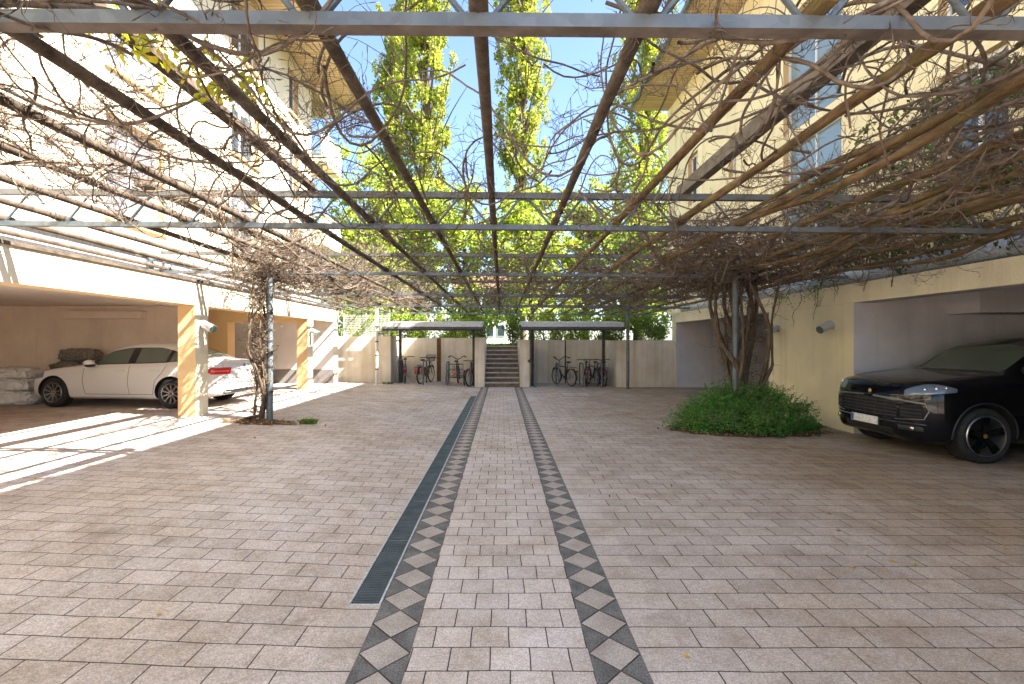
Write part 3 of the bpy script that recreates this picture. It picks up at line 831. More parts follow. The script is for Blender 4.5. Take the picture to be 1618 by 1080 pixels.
def make_wheel(root, x, y, z, r, w, spokes, rim_mat, edge_mat, sg, rimr):
    wh = empty('wheel', (x, y, z), 0 if sg < 0 else PI, root)
    b = MB(); h = w / 2
    lathe(b, [(rimr, -h + .015), (rimr + .02, -h), (r - .045, -h - .004), (r - .012, -h + .02), (r, -h + .045), (r, h - .045), (r - .012, h - .02), (r - .05, h), (rimr, h - .015)], 48)
    for k in range(60):          # tread grooves between the blocks
        a = 2 * PI * k / 60
        c, s_ = math.cos(a), math.sin(a)
        b.bar((c * (r + .001), -h + .03, s_ * (r + .001)), (c * (r + .001), h - .03, s_ * (r + .001)), .018, .007, 0, (c, 0, s_))
    b.build('tyre', M['rubber'], wh, True, world=False, angle=30)
    b = MB()
    lathe(b, [(rimr + .004, -h + .006), (rimr - .004, -h - .004), (rimr - .014, -h), (rimr - .022, -h + .05), (rimr - .04, h - .03)], 48, 1)
    lathe(b, [(rimr - .035, .03), (.05, .03), (0.001, .03)], 32, 2)
    lathe(b, [(.001, -h + .018), (.035, -h + .018), (.06, -h + .03), (.07, -h + .07), (.075, .03)], 24, 0)
    for k in range(spokes):
        a0 = 2 * PI * k / spokes + .3
        prs = ((-.13, -.08), (.13, .08)) if spokes == 5 else ((0, 0),)
        for (d0, d1) in prs:
            c0 = Vector((math.cos(a0 + d0 * 1.6), 0, math.sin(a0 + d0 * 1.6))) * .05
            c1 = Vector((math.cos(a0 + d1 * 1.4), 0, math.sin(a0 + d1 * 1.4))) * (rimr - .02)
            c0.y = -h + .035; c1.y = -h + .012; mid = (c0 + c1) / 2; mid.y = -h + .022
            wd = .042 if spokes == 5 else .034
            b.bar(c0, mid, wd * .9, .035, 0, (0, 1, 0)); b.bar(mid, c1, wd, .03, 0, (0, 1, 0))
    o = b.build('rim', [rim_mat, edge_mat, M['black']], wh, True, world=False, angle=35)
    b = MB(); b.tube([(0, -h + .014, 0), (0, -h + .020, 0)], .028, 16); b.build('hub_cap', M['gold'] if spokes == 5 else M['chrome'], wh, True, world=False)
    return wh

def carpaint(name, col, coat=.8, rough=.35):
    m = NT(name); m.set(col, rough, 0, .5 if col[0] > .1 else .05)
    m.b.inputs['Coat Weight'].default_value = coat; m.b.inputs['Coat Roughness'].default_value = .03
    return m.mat
M['paint_white'] = carpaint('car_paint_white', (.66, .645, .62), .7)
M['paint_black'] = carpaint('car_paint_black', (.004, .004, .006), .75, .25)
M['chrome'] = flat('chrome', (.62, .62, .62), .12, 1.0)
M['rim_silver'] = flat('alloy_rim', (.30, .29, .29), .35, .8)
M['rim_black'] = flat('black_rim', (.006, .006, .006), .15, 0, .35)
M['rim_edge'] = flat('machined_rim_edge', (.42, .42, .42), .3, .9)
M['tail_red'] = flat('tail_lamp_red', (.55, .015, .02), .12, 0, .7)
M['tail_pale'] = flat('tail_lamp_band', (.80, .35, .30), .15)
M['head_glass'] = flat('headlamp_glass', (.16, .20, .25), .06, .2, 1.0)
M['plate'] = flat('licence_plate', (.72, .72, .70), .5)
M['plate_blue'] = flat('licence_plate_blue', (.02, .06, .35), .5)
M['seam'] = flat('panel_gap', (.04, .04, .04), .8)
M['plastic'] = flat('black_plastic', (.022, .022, .023), .5)
M['gold'] = flat('gold_badge', (.55, .36, .10), .35, .7)
m = NT('worn_plate'); m.set(m.mix(m.ramp(m.noise(30, 2), [(.5, 0.0), (.62, .55)]), (.70, .70, .68), (.32, .32, .33)), .5); M['plate'] = m.mat

# ---- white saloon
root = tag(empty('parked_car', (-11.02, 11.75, G), R(-5)), 'white four-door saloon parked nose-in inside the sunlit carport', 'car')
L = 4.87
tab = dict(
    x=[0, .3, .8, 1.30, 1.62, 2.2, 2.7, 3.2, 3.75, 4.28, 4.6, 4.87],
    zb=[.24, .20, .19, .19, .19, .19, .19, .19, .20, .22, .26, .32],
    hw=[.88, .90, .915, .92, .92, .92, .92, .92, .92, .915, .90, .87],
    zs=[.62, .74, .85, .91, .935, .955, .965, .98, 1.0, 1.005, .99, .93],
    ws=[.82, .84, .86, .865, .865, .865, .865, .865, .86, .84, .81, .77],
    ze=[.655, .79, .895, .955, 1.03, 1.325, 1.395, 1.395, 1.27, 1.075, 1.045, .985],
    wt=[.62, .66, .68, .70, .70, .615, .59, .58, .58, .64, .66, .64],
    zt=[.68, .82, .925, .985, 1.06, 1.385, 1.465, 1.465, 1.34, 1.115, 1.075, 1.01])
c = Car(root, L, tab, (.48, .62), (.62, 2.6, .16, 3.4), (.55, 2.8, .13, 3.6), (.86, 3.735), .335, M['paint_white'])
zs, ze = c.f['zs'], c.f['ze']
lo = lambda u: float(zs(u)) + .025 + (max(0, u - 3.55) * .10)
hi = lambda u: float(ze(u)) - .022
for sg in (-1, 1):
    c.patch('window_surround', M['plastic'], 'side', 1.70, 4.05, lambda u: lo(u) - .018, lambda u: hi(u) + .016, 60, 8, sg, .003)
    c.patch('window', M['car_glass_green'], 'side', 1.86, 2.66, lo, hi, 26, 8, sg, .006)
    c.patch('window', M['car_glass_green'], 'side', 2.80, 3.56, lo, hi, 26, 8, sg, .006)
    c.patch('window', M['car_glass_green'], 'side', 3.62, 3.93, lo, hi, 12, 8, sg, .006)
    b = MB()
    c.line(b, 'side', [(1.62, .90), (1.60, .60), (1.66, .32)], sg=sg); c.line(b, 'side', [(2.73, .95), (2.70, .6), (2.74, .30)], sg=sg)
    c.line(b, 'side', [(3.62, .97), (3.52, .80), (3.36, .62), (3.30, .32)], sg=sg); c.line(b, 'side', [(1.66, .31), (3.30, .31)], sg=sg)
    b.build('door_seam', M['seam'], root, True, world=False)
    for x in (2.50, 3.34):
        b = MB(); h = c.hit('side', x, .845, sg)[0]
        b.bevbox(h.x - .11, h.x + .11, h.y + (-.032 if sg < 0 else -.005), h.y + (.005 if sg < 0 else .032), h.z - .014, h.z + .014, .008); b.build('door_handle', M['paint_white'], root, True, world=False)
    b = MB(); h = c.hit('side', 1.84, .98, sg)[0]
    b.ball((h.x, h.y + sg * .15, 1.015), (.10, .115, .075), 0, 16, 10); b.bar((h.x + .02, h.y, .965), (h.x + .01, h.y + sg * .12, .99), .06, .03)
    mo = b.build('wing_mirror', M['paint_white'], root, True, world=False)
    b = MB(); b.ball((h.x + .02, h.y + sg * .15, .965), (.095, .11, .045), 0, 14, 8); b.build('mirror_base', M['plastic'], mo, True, world=False)
    # lamps
    c.patch('headlight', M['head_glass'], 'side', .14, .62, lambda u: .60 + (u - .14) * .16, lambda u: .66 + (u - .14) * .36, 14, 6, sg, .006)
    tl = c.patch('tail_light', M['tail_red'], 'side', 4.45, 4.84, lambda u: .80 - (u - 4.45) * .12, lambda u: .87 + (u - 4.45) * .12, 14, 6, sg, .010)
    bb = MB(); ya, yb = sorted((sg * .46, sg * .84))
    c.patch('tail_light', M['tail_red'], 'rear', ya, yb, .75, .915, 14, 6, sg, .010, mb=bb); bb.build('tail_light', M['tail_red'], root, True, world=False, angle=60)
    bb = MB(); c.patch('', None, 'rear', *sorted((sg * .50, sg * .80)), .815, .845, 14, 3, sg, .014, mb=bb); bb.build('reflector_band', M['tail_pale'], tl, True, world=False, angle=60)
    c.patch('sill_trim', M['paint_white'], 'side', 1.25, 3.33, .235, .285, 30, 4, sg, .012)
    c.patch('exhaust', M['chrome'], 'rear', *sorted((sg * .42, sg * .62)), .335, .375, 8, 3, sg, .03)
    for wx in (.86, 3.735):
        make_wheel(root, wx, sg * .80, .335, .335, .235, 10, M['rim_silver'], M['rim_silver'], sg, .225)
ws = lambda u: 1.02 + .06 * (1 - (u / .7) ** 2)
c.patch('windscreen', M['car_glass'], 'front', -.62, .62, lambda u: 1.03, lambda u: 1.40 - .10 * (u / .62) ** 2, 24, 10)
c.patch('rear_window', M['car_glass_green'], 'rear', -.55, .55, lambda u: 1.135, lambda u: 1.395 - .07 * (u / .55) ** 2, 24, 10)
c.patch('grille', M['plastic'], 'front', -.36, .36, .50, .66, 20, 6)
c.patch('lower_valance', M['plastic'], 'rear', -.62, .62, .30, .40, 20, 5, -1, .012)
pl = c.patch('licence_plate', M['plate'], 'rear', -.26, .26, .70, .81, 14, 4, -1, .016)
bb = MB(); c.patch('', None, 'rear', .215, .255, .705, .805, 3, 3, -1, .0195, mb=bb); bb.build('plate_band', M['plate_blue'], pl, True, world=False)
b = MB(); c.line(b, 'rear', [(-.60, 1.0), (-.66, .70), (-.5, .66), (.5, .66), (.66, .70), (.60, 1.0)]); c.line(b, 'rear', [(-.86, .55), (.86, .55)]); c.line(b, 'top', [(.35, -.72), (1.5, -.78)]); c.line(b, 'top', [(.35, .72), (1.5, .78)])
b.build('panel_seam', M['seam'], root, True, world=False)
c.patch('boot_trim', M['chrome'], 'rear', -.42, .42, .865, .885, 16, 2, -1, .012)
b = MB(); h = c.hit('rear', 0, .94)[0]; b.tube([(h.x - .004, 0, .94), (h.x + .012, 0, .94)], .042, 18); b.tube([(h.x - .004, 0, 1.0), (h.x + .0, 0, 1.0)], .002, 4); b.build('badge', M['chrome'], root, True, world=False)
# dark front seats seen as head restraints through the glass are left to the tinted panes

# ---- black off-roader
root = tag(empty('parked_car', (5.80, 7.53, 0), R(1.5)), 'glossy black off-roader with black wheels parked nose-out in the shaded garage bay', 'car')
L = 4.86; zsc = 1.06
tab = dict(
    x=[0, .18, .45, 1.0, 1.42, 2.1, 2.7, 3.4, 4.1, 4.5, 4.72, 4.86],
    zb=[.30, .26, .25, .25, .25, .25, .25, .25, .26, .30, .36, .42],
    hw=[.93, .955, .97, .975, .975, .97, .97, .975, .975, .965, .95, .92],
    zs=[.80, .94, 1.03, 1.075, 1.085, 1.075, 1.07, 1.09, 1.12, 1.12, 1.05, .95],
    ws=[.84, .86, .89, .90, .90, .90, .90, .90, .89, .87, .84, .80],
    ze=[.87, 1.0, 1.075, 1.135, 1.17, 1.50, 1.60, 1.61, 1.53, 1.34, 1.15, 1.0],
    wt=[.60, .66, .70, .74, .75, .70, .66, .65, .63, .64, .68, .68],
    zt=[.90, 1.02, 1.095, 1.155, 1.19, 1.575, 1.685, 1.69, 1.61, 1.41, 1.19, 1.04])
for k in ('zs', 'ze', 'zt'): tab[k] = [v * zsc for v in tab[k]]
c = Car(root, L, tab, (.55, .7), (.50, 2.5, .26, 2.7), (.5, 2.8, .12, 3.6), (.93, 3.83), .385, M['paint_black'])
zs, ze = c.f['zs'], c.f['ze']
lo = lambda u: float(zs(u)) + .03
hi = lambda u: float(ze(u)) - .03
for sg in (-1, 1):
    c.patch('window_surround', M['plastic'], 'side', 1.62, 4.2, lambda u: lo(u) - .016, lambda u: hi(u) + .015, 60, 8, sg, .003)
    c.patch('window', M['car_glass'], 'side', 1.80, 2.72, lo, hi, 26, 8, sg, .006)
    c.patch('window', M['car_glass'], 'side', 2.84, 3.62, lo, hi, 26, 8, sg, .006)
    c.patch('window', M['car_glass'], 'side', 3.70, 4.1, lo, hi, 12, 8, sg, .006)
    b = MB(); c.line(b, 'side', [(1.60, 1.03), (1.55, .7), (1.62, .40)], sg=sg); c.line(b, 'side', [(2.78, 1.05), (2.76, .7), (2.8, .38)], sg=sg)
    c.line(b, 'side', [(1.62, .39), (3.3, .38)], sg=sg); b.build('door_seam', M['seam'], root, True, world=False)
    # arch lips
    for wx in (.93, 3.83):
        b = MB(); P = []
        for k in range(25):
            a = PI * (k / 24) * 1.06 - .03 * PI
            h = c.hit('side', wx + math.cos(a) * .462, .385 + math.sin(a) * .462, sg)
            if h: P.append(h[0] + h[1] * .002)
        b.tube(P, .014, 6); b.build('arch_trim', M['plastic'], root, True, world=False)
    sh = lambda u: (u - .40) / .66
    hlo = lambda u: .90 + .095 * sh(u)
    hl = c.patch('headlight', M['head_glass'], 'diag', .48, 1.06, hlo, lambda u: hlo(u) + .015 + .135 * math.sin(PI * min(1, .02 + sh(u) * .93)) ** .75, 26, 8, sg, .008)
    for (uu, rr) in ((.72, .034), (.84, .036), (.94, .026)):
        h = c.hit('diag', uu, hlo(uu) + .07, sg)
        b = MB(); b.ball(h[0] + h[1] * .004, (rr * .6, rr * .6, rr), 0, 14, 8); b.build('lamp_lens', M['chrome'], hl, True, world=False)
    c.patch('side_intake', M['black'], 'front', *sorted((sg * .56, sg * .82)), .585, .80, 12, 6, sg, .004)
    b = MB()
    for z in (.63, .68, .73): c.line(b, 'front', [(sg * .57, z), (sg * .80, z)], .008, off=.006)
    b.build('intake_slat', M['plastic'], root, True, world=False)
    b = MB(); c.line(b, 'front', [(sg * .10, .868), (sg * .5, .856), (sg * .83, .825)], .013, off=.004); c.line(b, 'front', [(sg * .83, .825), (sg * .86, .72), (sg * .82, .60), (sg * .5, .565)], .007, off=.004)
    b.build('intake_trim', M['rim_edge'], root, True, world=False)
    h = c.hit('front', sg * .70, .455)
    fl = MB(); fl.ball(h[0] + h[1] * .004, (.022, .038, .034), 0, 14, 8); fl.build('fog_light', M['chrome'], root, True, world=False)
    c.patch('fog_recess', M['plastic'], 'front', *sorted((sg * .52, sg * .82)), lambda u: .415, lambda u: .495, 12, 4, sg, .003)
    b = MB(); h = c.hit('side', 1.96, 1.17, sg)[0]
    b.ball((h.x, h.y + sg * .16, 1.21), (.10, .13, .095), 0, 16, 10); b.bar((h.x + .03, h.y, 1.13), (h.x + .01, h.y + sg * .12, 1.16), .07, .035); b.build('wing_mirror', M['paint_black'], root, True, world=False)
    for x in (2.55, 3.4):
        b = MB(); h = c.hit('side', x, .97, sg)[0]
        b.bevbox(h.x - .12, h.x + .12, h.y + (-.035 if sg < 0 else -.005), h.y + (.005 if sg < 0 else .035), h.z - .016, h.z + .016, .008); b.build('door_handle', M['paint_black'], root, True, world=False)
    for wx in (.93, 3.83):
        make_wheel(root, wx, sg * .835, .385, .385, .285, 5, M['rim_black'], M['rim_edge'], sg, .285)
c.patch('windscreen', M['car_glass_green'], 'front', -.66, .68, lambda u: 1.275 - .02 * (u / .68) ** 2, lambda u: 1.70 - .10 * (u / .68) ** 2, 24, 10)  # greenish reflection painted in as the glass colour
c.patch('cowl', M['plastic'], 'front', -.72, .72, 1.245, 1.268, 24, 2)
g = c.patch('grille', M['black'], 'front', -.53, .53, lambda u: .565, lambda u: .835 + .025 * (1 - (u / .53) ** 2), 24, 8, -1, .004)
b = MB()
for z in (.61, .66, .71, .76, .81): c.line(b, 'front', [(-.52, z), (.52, z)], .009, off=.008)
for y in (-.36, -.18, 0, .18, .36): c.line(b, 'front', [(y, .575), (y, .84)], .006, off=.008)
b.build('grille_bar', M['plastic'], root, True, world=False)
c.patch('bumper_trim', M['rim_edge'], 'front', -.86, .86, .515, .532, 30, 2, -1, .010)
c.patch('lower_intake', M['black'], 'front', -.48, .48, .34, .43, 20, 4, -1, .004)
h = c.hit('front', 0, .50)[0]
b = MB(); b.bevbox(h.x - .035, h.x - .015, -.26, .26, .435, .555, .004); pl = b.build('licence_plate', M['plate'], root, True, world=False)
b = MB(); b.box(h.x - .0365, h.x - .0352, .205, .252, .442, .548); b.build('plate_band', M['plate_blue'], pl, world=False)
b = MB(); b.box(h.x - .020, h.x + .02, -.27, .27, .425, .5); b.build('plate_holder', M['plastic'], root, world=False)
h = c.hit('front', 0, .925)
b = MB(); b.ball(h[0] + h[1] * .003, (.01, .032, .042), 0, 14, 8); b.build('badge', M['gold'], root, True, world=False)
b = MB(); c.line(b, 'front', [(-.5, .91), (-.25, .885), (.25, .885), (.5, .91)], .005); c.line(b, 'top', [(.4, -.70), (1.38, -.78)]); c.line(b, 'top', [(.4, .70), (1.38, .78)]); b.build('panel_seam', M['seam'], root, True, world=False)
for sgw in root.children:
    pass

# ------------------------------------------------------------------ bicycles
def bike(loc, rz, col, label, basket=False, pann=None, bars='flat', fender=True, trike=False, lean=0):
    r = tag(empty('tricycle' if trike else 'bicycle', loc, rz), label, 'tricycle' if trike else 'bicycle', None if trike else 'bicycles parked at the rear wall')
    r.rotation_euler = (lean, 0, rz)
    fm = flat('bike_paint', col, .35)
    xr, xf, wr = -.52, .54, .34
    def wheel(x, y=0.0, wr=wr):
        b = MB(); n = 28
        b.tube([(x + math.cos(2 * PI * k / n) * (wr - .02), y, wr + math.sin(2 * PI * k / n) * (wr - .025)) for k in range(n)], .026, 8, 0, ref=(0, 1, 0), closed=True)
        b.tube([(x + math.cos(2 * PI * k / n) * (wr - .045), y, wr + math.sin(2 * PI * k / n) * (wr - .045)) for k in range(n)], .011, 6, 1, ref=(0, 1, 0), closed=True)
        for k in range(16):
            a = 2 * PI * k / 16
            b.tube([(x, y + (.03 if k % 2 else -.03), wr), (x + math.cos(a) * (wr - .05), y, wr + math.sin(a) * (wr - .05))], .0025, 4, 1, cap=False)
        b.tube([(x, y - .05, wr), (x, y + .05, wr)], .022, 8, 1)
        b.build('wheel', [M['rubber'], M['lamp']], r, True, world=False)
    wheel(xf)
    if trike:
        wheel(xr, -.34, .3); wheel(xr, .34, .3)
    else: wheel(xr)
    b = MB()
    bb = (-.05, 0, .29); seat_t = (-.24, 0, .72); head_t = (.36, 0, .82); head_b = (.40, 0, .62)
    b.tube([bb, seat_t], .022, 8); b.tube([head_t, head_b], .026, 8); b.tube([seat_t, (.36, 0, .76)] if not basket else [(-.16, 0, .5), (.385, 0, .70)], .022, 8); b.tube([bb, head_b], .026, 8)
    for s in (-1, 1):
        b.tube([(bb[0], s * .03, bb[2]), (xr, s * (.06 if not trike else .3), wr)], .010, 6); b.tube([(seat_t[0], s * .02, .68), (xr, s * (.06 if not trike else .3), wr)], .009, 6)
        b.tube([(.40, s * .045, .62), (.44, s * .055, .5), (xf, s * .055, wr)], .016, 6)
        b.tube([(bb[0], s * .03, bb[2]), (bb[0], s * .09, bb[2]), (bb[0] + s * .16, s * .10, bb[2] - .05), (bb[0] + s * .16, s * .17, bb[2] - .05)], .010, 6)
    b.tube([(.38, -.05, .62), (.38, .05, .62)], .018, 6)
    b.tube([(bb[0], -.055, bb[2]), (bb[0], -.062, bb[2])], .09, 18)
    b.build('frame', fm, r, True, world=False)
    b = MB(); b.tube([seat_t, (-.29, 0, .90)], .013, 8); b.ball((-.33, 0, .93), (.13, .085, .038), 0, 14, 8); b.ball((-.20, 0, .925), (.10, .035, .025), 0, 10, 6)
    b.build('saddle', M['plastic'], r, True, world=False)
    b = MB(); b.tube([head_t, (.33, 0, .98)], .014, 8)
    if bars == 'flat': b.tube([(.30, -.30, 1.0), (.33, -.12, 1.0), (.34, 0, .98), (.33, .12, 1.0), (.30, .30, 1.0)], .016, 8)
    else: b.tube([(.10, -.29, 1.08), (.22, -.30, 1.12), (.36, -.26, 1.12), (.38, -.10, 1.02), (.34, 0, .98), (.38, .10, 1.02), (.36, .26, 1.12), (.22, .30, 1.12), (.10, .29, 1.08)], .017, 8)
    for s in (-1, 1): b.tube([(.30 if bars == 'flat' else .16, s * .30, 1.0 if bars == 'flat' else 1.105), (.24 if bars == 'flat' else .08, s * .36, .995 if bars == 'flat' else 1.075)], .018, 8)
    b.build('handlebar', M['plastic'], r, True, world=False)
    if fender:
        for x, w_ in ((xr, wr), (xf, wr)):
            if trike and x == xr: continue
            b = MB(); a0, a1 = (10, 190) if x == xr else (40, 200)
            P = [(x + math.cos(R(a0 + (a1 - a0) * k / 14)) * (w_ + .03), 0, w_ + math.sin(R(a0 + (a1 - a0) * k / 14)) * (w_ + .03)) for k in range(15)]
            for p0, p1 in zip(P[:-1], P[1:]): b.bar(p0, p1, .05, .006, 0, (0, 0, 1) if abs(p1[0] - p0[0]) > abs(p1[2] - p0[2]) else (1, 0, 0))
            b.build('mudguard', fm, r, world=False)
    if basket:
        b = MB()
        x0, y0, z0, z1 = .52, .17, .86, 1.10
        for z, k in ((z0, .8), (z0 + .08, .87), (z0 + .16, .94), (z1, 1.0)):
            b.tube([(x0 + .16 * k * math.cos(2 * PI * i / 16), y0 * 1.15 * k * math.sin(2 * PI * i / 16), z) for i in range(16)], .006 if z < z1 else .010, 5, ref=(0, 0, 1), closed=True)
        for i in range(16):
            a = 2 * PI * i / 16; b.tube([(x0 + .16 * .8 * math.cos(a), y0 * .92 * math.sin(a), z0), (x0 + .16 * math.cos(a), y0 * 1.15 * math.sin(a), z1)], .005, 4)
            if i < 8: b.tube([(x0 + .128 * math.cos(a), y0 * .92 * math.sin(a), z0), (x0 - .128 * math.cos(a), -y0 * .92 * math.sin(a), z0)], .005, 4)
        b.build('basket', M['plastic'], r, True, world=False)
    if pann:
        b = MB()
        for s in (-1, 1): b.bevbox(xr - .14, xr + .14, *sorted((s * .08, s * .2)), .38, .66, .03)
        b.build('pannier', flat('pannier_fabric', pann, .8), r, True, world=False)
    b = MB()
    b.tube([(xr - .28, -.06, .74), (xr + .22, -.06, .74)], .007, 6); b.tube([(xr - .28, .06, .74), (xr + .22, .06, .74)], .007, 6); b.tube([(xr - .28, -.06, .74), (xr - .28, .06, .74)], .007, 6)
    for s in (-1, 1): b.tube([(xr - .1, s * .06, .74), (xr, s * .065, .36)], .006, 6)
    b.build('carrier', M['dark_steel'], r, True, world=False)
    b = MB(); b.bevbox(xr - .39, xr - .36, -.045, .045, .56, .62, .008) if not trike else b.bevbox(xr - .40, xr - .37, -.07, .07, .44, .54, .02); b.build('rear_light', M['tail_red'], r, True, world=False)
    b = MB(); b.ball((.47, 0, .80), (.04, .04, .045), 0, 10, 6); b.build('headlight', M['chrome'], r, True, world=False)
    if trike:
        b = MB()
        for z in (.36, .62, .82):
            b.tube([(xr - .30, -.27, z), (xr + .28, -.27, z), (xr + .28, .27, z), (xr - .30, .27, z)], .009, 6, ref=(0, 0, 1), closed=True)
        for x in (xr - .30, xr + .28):
            for y in (-.27, -.09, .09, .27): b.tube([(x, y, .36), (x, y, .82)], .006, 5)
        b.tube([(xr, -.37, .3), (xr, .37, .3)], .014, 8)
        b.build('cargo_frame', M['dark_steel'], r, True, world=False)
    return r
YB = 18.75
bike((-3.84, YB, gz(-3.84)), R(101), (.10, .02, .03), 'dark red bicycle seen from behind nearest the shelter corner wall', pann=None)
bike((-3.02, YB, gz(-3.02)), R(76), (.035, .03, .03), 'bicycle with a black handlebar basket and brown panniers', basket=True, pann=(.22, .08, .045))
bike((-1.78, YB, gz(-1.78)), R(90), (.06, .10, .09), 'grown-up three-wheeler with a rear cargo frame beside the stairs', trike=True, bars='high')
bike((-.98 - .05, YB - .2, 0), R(-112), (.16, .025, .035), 'dark red bicycle facing the yard right beside the stone stairs', lean=R(3))
bike((2.45, YB - .1, 0), R(116), (.03, .03, .032), 'black bicycle with a high curved handlebar standing alone', bars='high')
bike((3.35, YB, 0), R(82), (.07, .018, .02), 'dark bicycle with red frame between two others at the concrete wall', bars='flat')
bike((3.62, YB + .1, 0), R(98), (.02, .022, .025), 'black bicycle squeezed against the red-framed one', bars='flat')
bike((4.0, YB, 0), R(88), (.03, .035, .045), 'dark blue bicycle closest to the garage-side corner of its shelter')
def hoop(x, label):
    r = tag(empty('bike_stand', (x, 18.2, gz(x))), label, 'bike stand', 'steel bike stands')
    z = gz(x); b = MB(); y0, y1 = 17.95, 18.75
    b.tube([(x, y0, z - .05), (x, y0, z + .78), (x, y0 + .06, z + .86), (x, y0 + .14, z + .89), (x, y1 - .14, z + .89), (x, y1 - .06, z + .86), (x, y1, z + .78), (x, y1, z - .05)], .027, 10)
    b.build('hoop', M['zinc'], r, True)
for x, l in ((-3.95, 'silver bike stand beside the red bicycle by the corner wall'), (-3.02 + .03, 'silver bike stand in front of the bicycle with the basket'), (-2.10, 'silver bike stand beside the three-wheeler'),
             (-1.20, 'silver bike stand between the three-wheeler and the bicycle by the stairs'), (1.24, 'free silver bike stand next to the thick downpipe'), (2.16, 'silver bike stand beside the lone black bicycle'),
             (3.09, 'silver bike stand beside the cluster of dark bicycles'), (3.80, 'silver bike stand among the dark bicycles')): hoop(x, l)

# ------------------------------------------------------------------ sacks
from mathutils import noise as mnoise
def sack(c, size, rz, label, seed, mat='plastic_sack'):
    bm = bmesh.new(); bmesh.ops.create_icosphere(bm, subdivisions=5, radius=1)
    for v in bm.verts:
        p = v.co
        q = Vector([math.copysign(abs(a) ** .55, a) for a in p])
        n = mnoise.fractal(p * 2.1 + Vector((seed, 0, 0)), 1, 2, 5) * .12 + abs(mnoise.noise(p * 5.2 + Vector((0, seed, 0)))) * .10
        crease = abs(mnoise.noise(Vector((p.x * 2, p.y * 7, p.z * 5)) + Vector((seed * 3, 0, 0)))) * .15 + abs(mnoise.noise(p * 11 + Vector((seed, seed, 0)))) * .05
        q *= (1 + n - crease)
        v.co = Vector((q.x * size[0], q.y * size[1], q.z * size[2]))
    b = MB().frombm(bm); o = b.build('sack', M[mat], None, True, angle=80)
    o.location = c; o.rotation_euler = (0, 0, rz); return tag(o, label, 'sack', 'filled sacks around the white saloon')
zb = G
sack((-11.72, 11.35, zb + .17), (.60, .42, .185), .1, 'crumpled pale plastic sack on the floor by the saloon nose, lowest of its stack', 1)
sack((-11.80, 11.40, zb + .48), (.58, .40, .16), -.1, 'crumpled pale plastic sack second from the floor in the stack by the saloon nose', 2.3)
sack((-11.85, 11.38, zb + .74), (.56, .40, .14), .2, 'grey creased sack on top of the stack by the saloon nose', 4.1)
sack((-12.9, 11.2, zb + .3), (.5, .45, .32), .3, 'big grey sack beside the stack at the carport rear', 5.5)
M['dark_sack'] = mottled('woven_sack', (.10, .09, .08), (.30, .27, .24), 24, .9, 0, .6, 60)
sack((-11.55, 12.75, zb + .5), (.5, .3, .5), .0, 'tall dark woven sack behind the saloon bonnet against the partition', 7.7, 'dark_sack')
sack((-11.35, 12.72, zb + 1.15), (.42, .3, .17), .3, 'small dark woven sack lying on the tall one behind the bonnet', 9.2, 'dark_sack')
# ------------------------------------------------------------------ vegetation
rng = np.random.default_rng(11)
def rand_rot(n, rg):
    u = rg.normal(size=(n, 3)); u /= np.linalg.norm(u, axis=1)[:, None]
    a = rg.normal(size=(n, 3)); v = np.cross(u, a); v /= np.linalg.norm(v, axis=1)[:, None]
    return u, v
def leaves(name, C, size, mat, parent, rg, asp=.6, up=None, world=True, fold=.15):
    n = len(C); u, v = rand_rot(n, rg)
    if up is not None:
        u = u * (1 - up) + np.array([0, 0, 1.0]) * up * rg.choice([-1, 1], size=(n, 1)) * 0 + u * 0
        v = np.cross(u, rg.normal(size=(n, 3))); 
        u /= np.linalg.norm(u, axis=1)[:, None] + 1e-9; v /= np.linalg.norm(v, axis=1)[:, None] + 1e-9
    s = size * rg.uniform(.6, 1.25, size=(n, 1)); w = np.cross(u, v)
    P0 = C - u * s * .5; P1 = C + v * s * asp * .5 + w * s * fold; P2 = C + u * s * .5; P3 = C - v * s * asp * .5 + w * s * fold
    V = np.stack([P0, P1, P2, P3], 1).reshape(-1, 3)
    F = np.arange(4 * n).reshape(n, 4)
    return np_mesh(name, V, F, mat, parent, False, world)

def clump_points(rg, centers, radii, n):
    """points spread through clumps, denser near each clump's shell"""
    k = rg.integers(0, len(centers), n)
    d = rg.normal(size=(n, 3)); d /= np.linalg.norm(d, axis=1)[:, None]
    r = rg.uniform(.35, 1.0, n) ** .6
    return centers[k] + d * (radii[k] * r[:, None] if radii.ndim > 1 else (radii[k] * r)[:, None])

class Tubes:
    """many thin tubes as one mesh"""
    def __init__(s, n=4): s.V = []; s.F = []; s.n = n; s.c = 0
    def add(s, P, rad):
        P = np.asarray(P, float); N = len(P)
        if N < 2: return
        T = np.gradient(P, axis=0); T /= np.linalg.norm(T, axis=1)[:, None] + 1e-9
        a = np.array([.31, .27, .91]); U = np.cross(T, a); U /= np.linalg.norm(U, axis=1)[:, None] + 1e-9
        W = np.cross(T, U); n = s.n
        ang = 2 * np.pi * np.arange(n) / n
        ring = (U[:, None, :] * np.cos(ang)[None, :, None] + W[:, None, :] * np.sin(ang)[None, :, None]) * np.asarray(rad)[:, None, None] + P[:, None, :]
        s.V.append(ring.reshape(-1, 3))
        i = np.arange(N - 1)[:, None] * n; k = np.arange(n)[None, :]; k2 = (k + 1) % n
        F = np.stack([i + k, i + k2, i + n + k2, i + n + k], -1).reshape(-1, 4) + s.c
        s.F.append(F); s.c += N * n
    def build(s, name, mat, parent=None, smooth=True):
        return np_mesh(name, np.concatenate(s.V), np.concatenate(s.F), mat, parent, smooth)

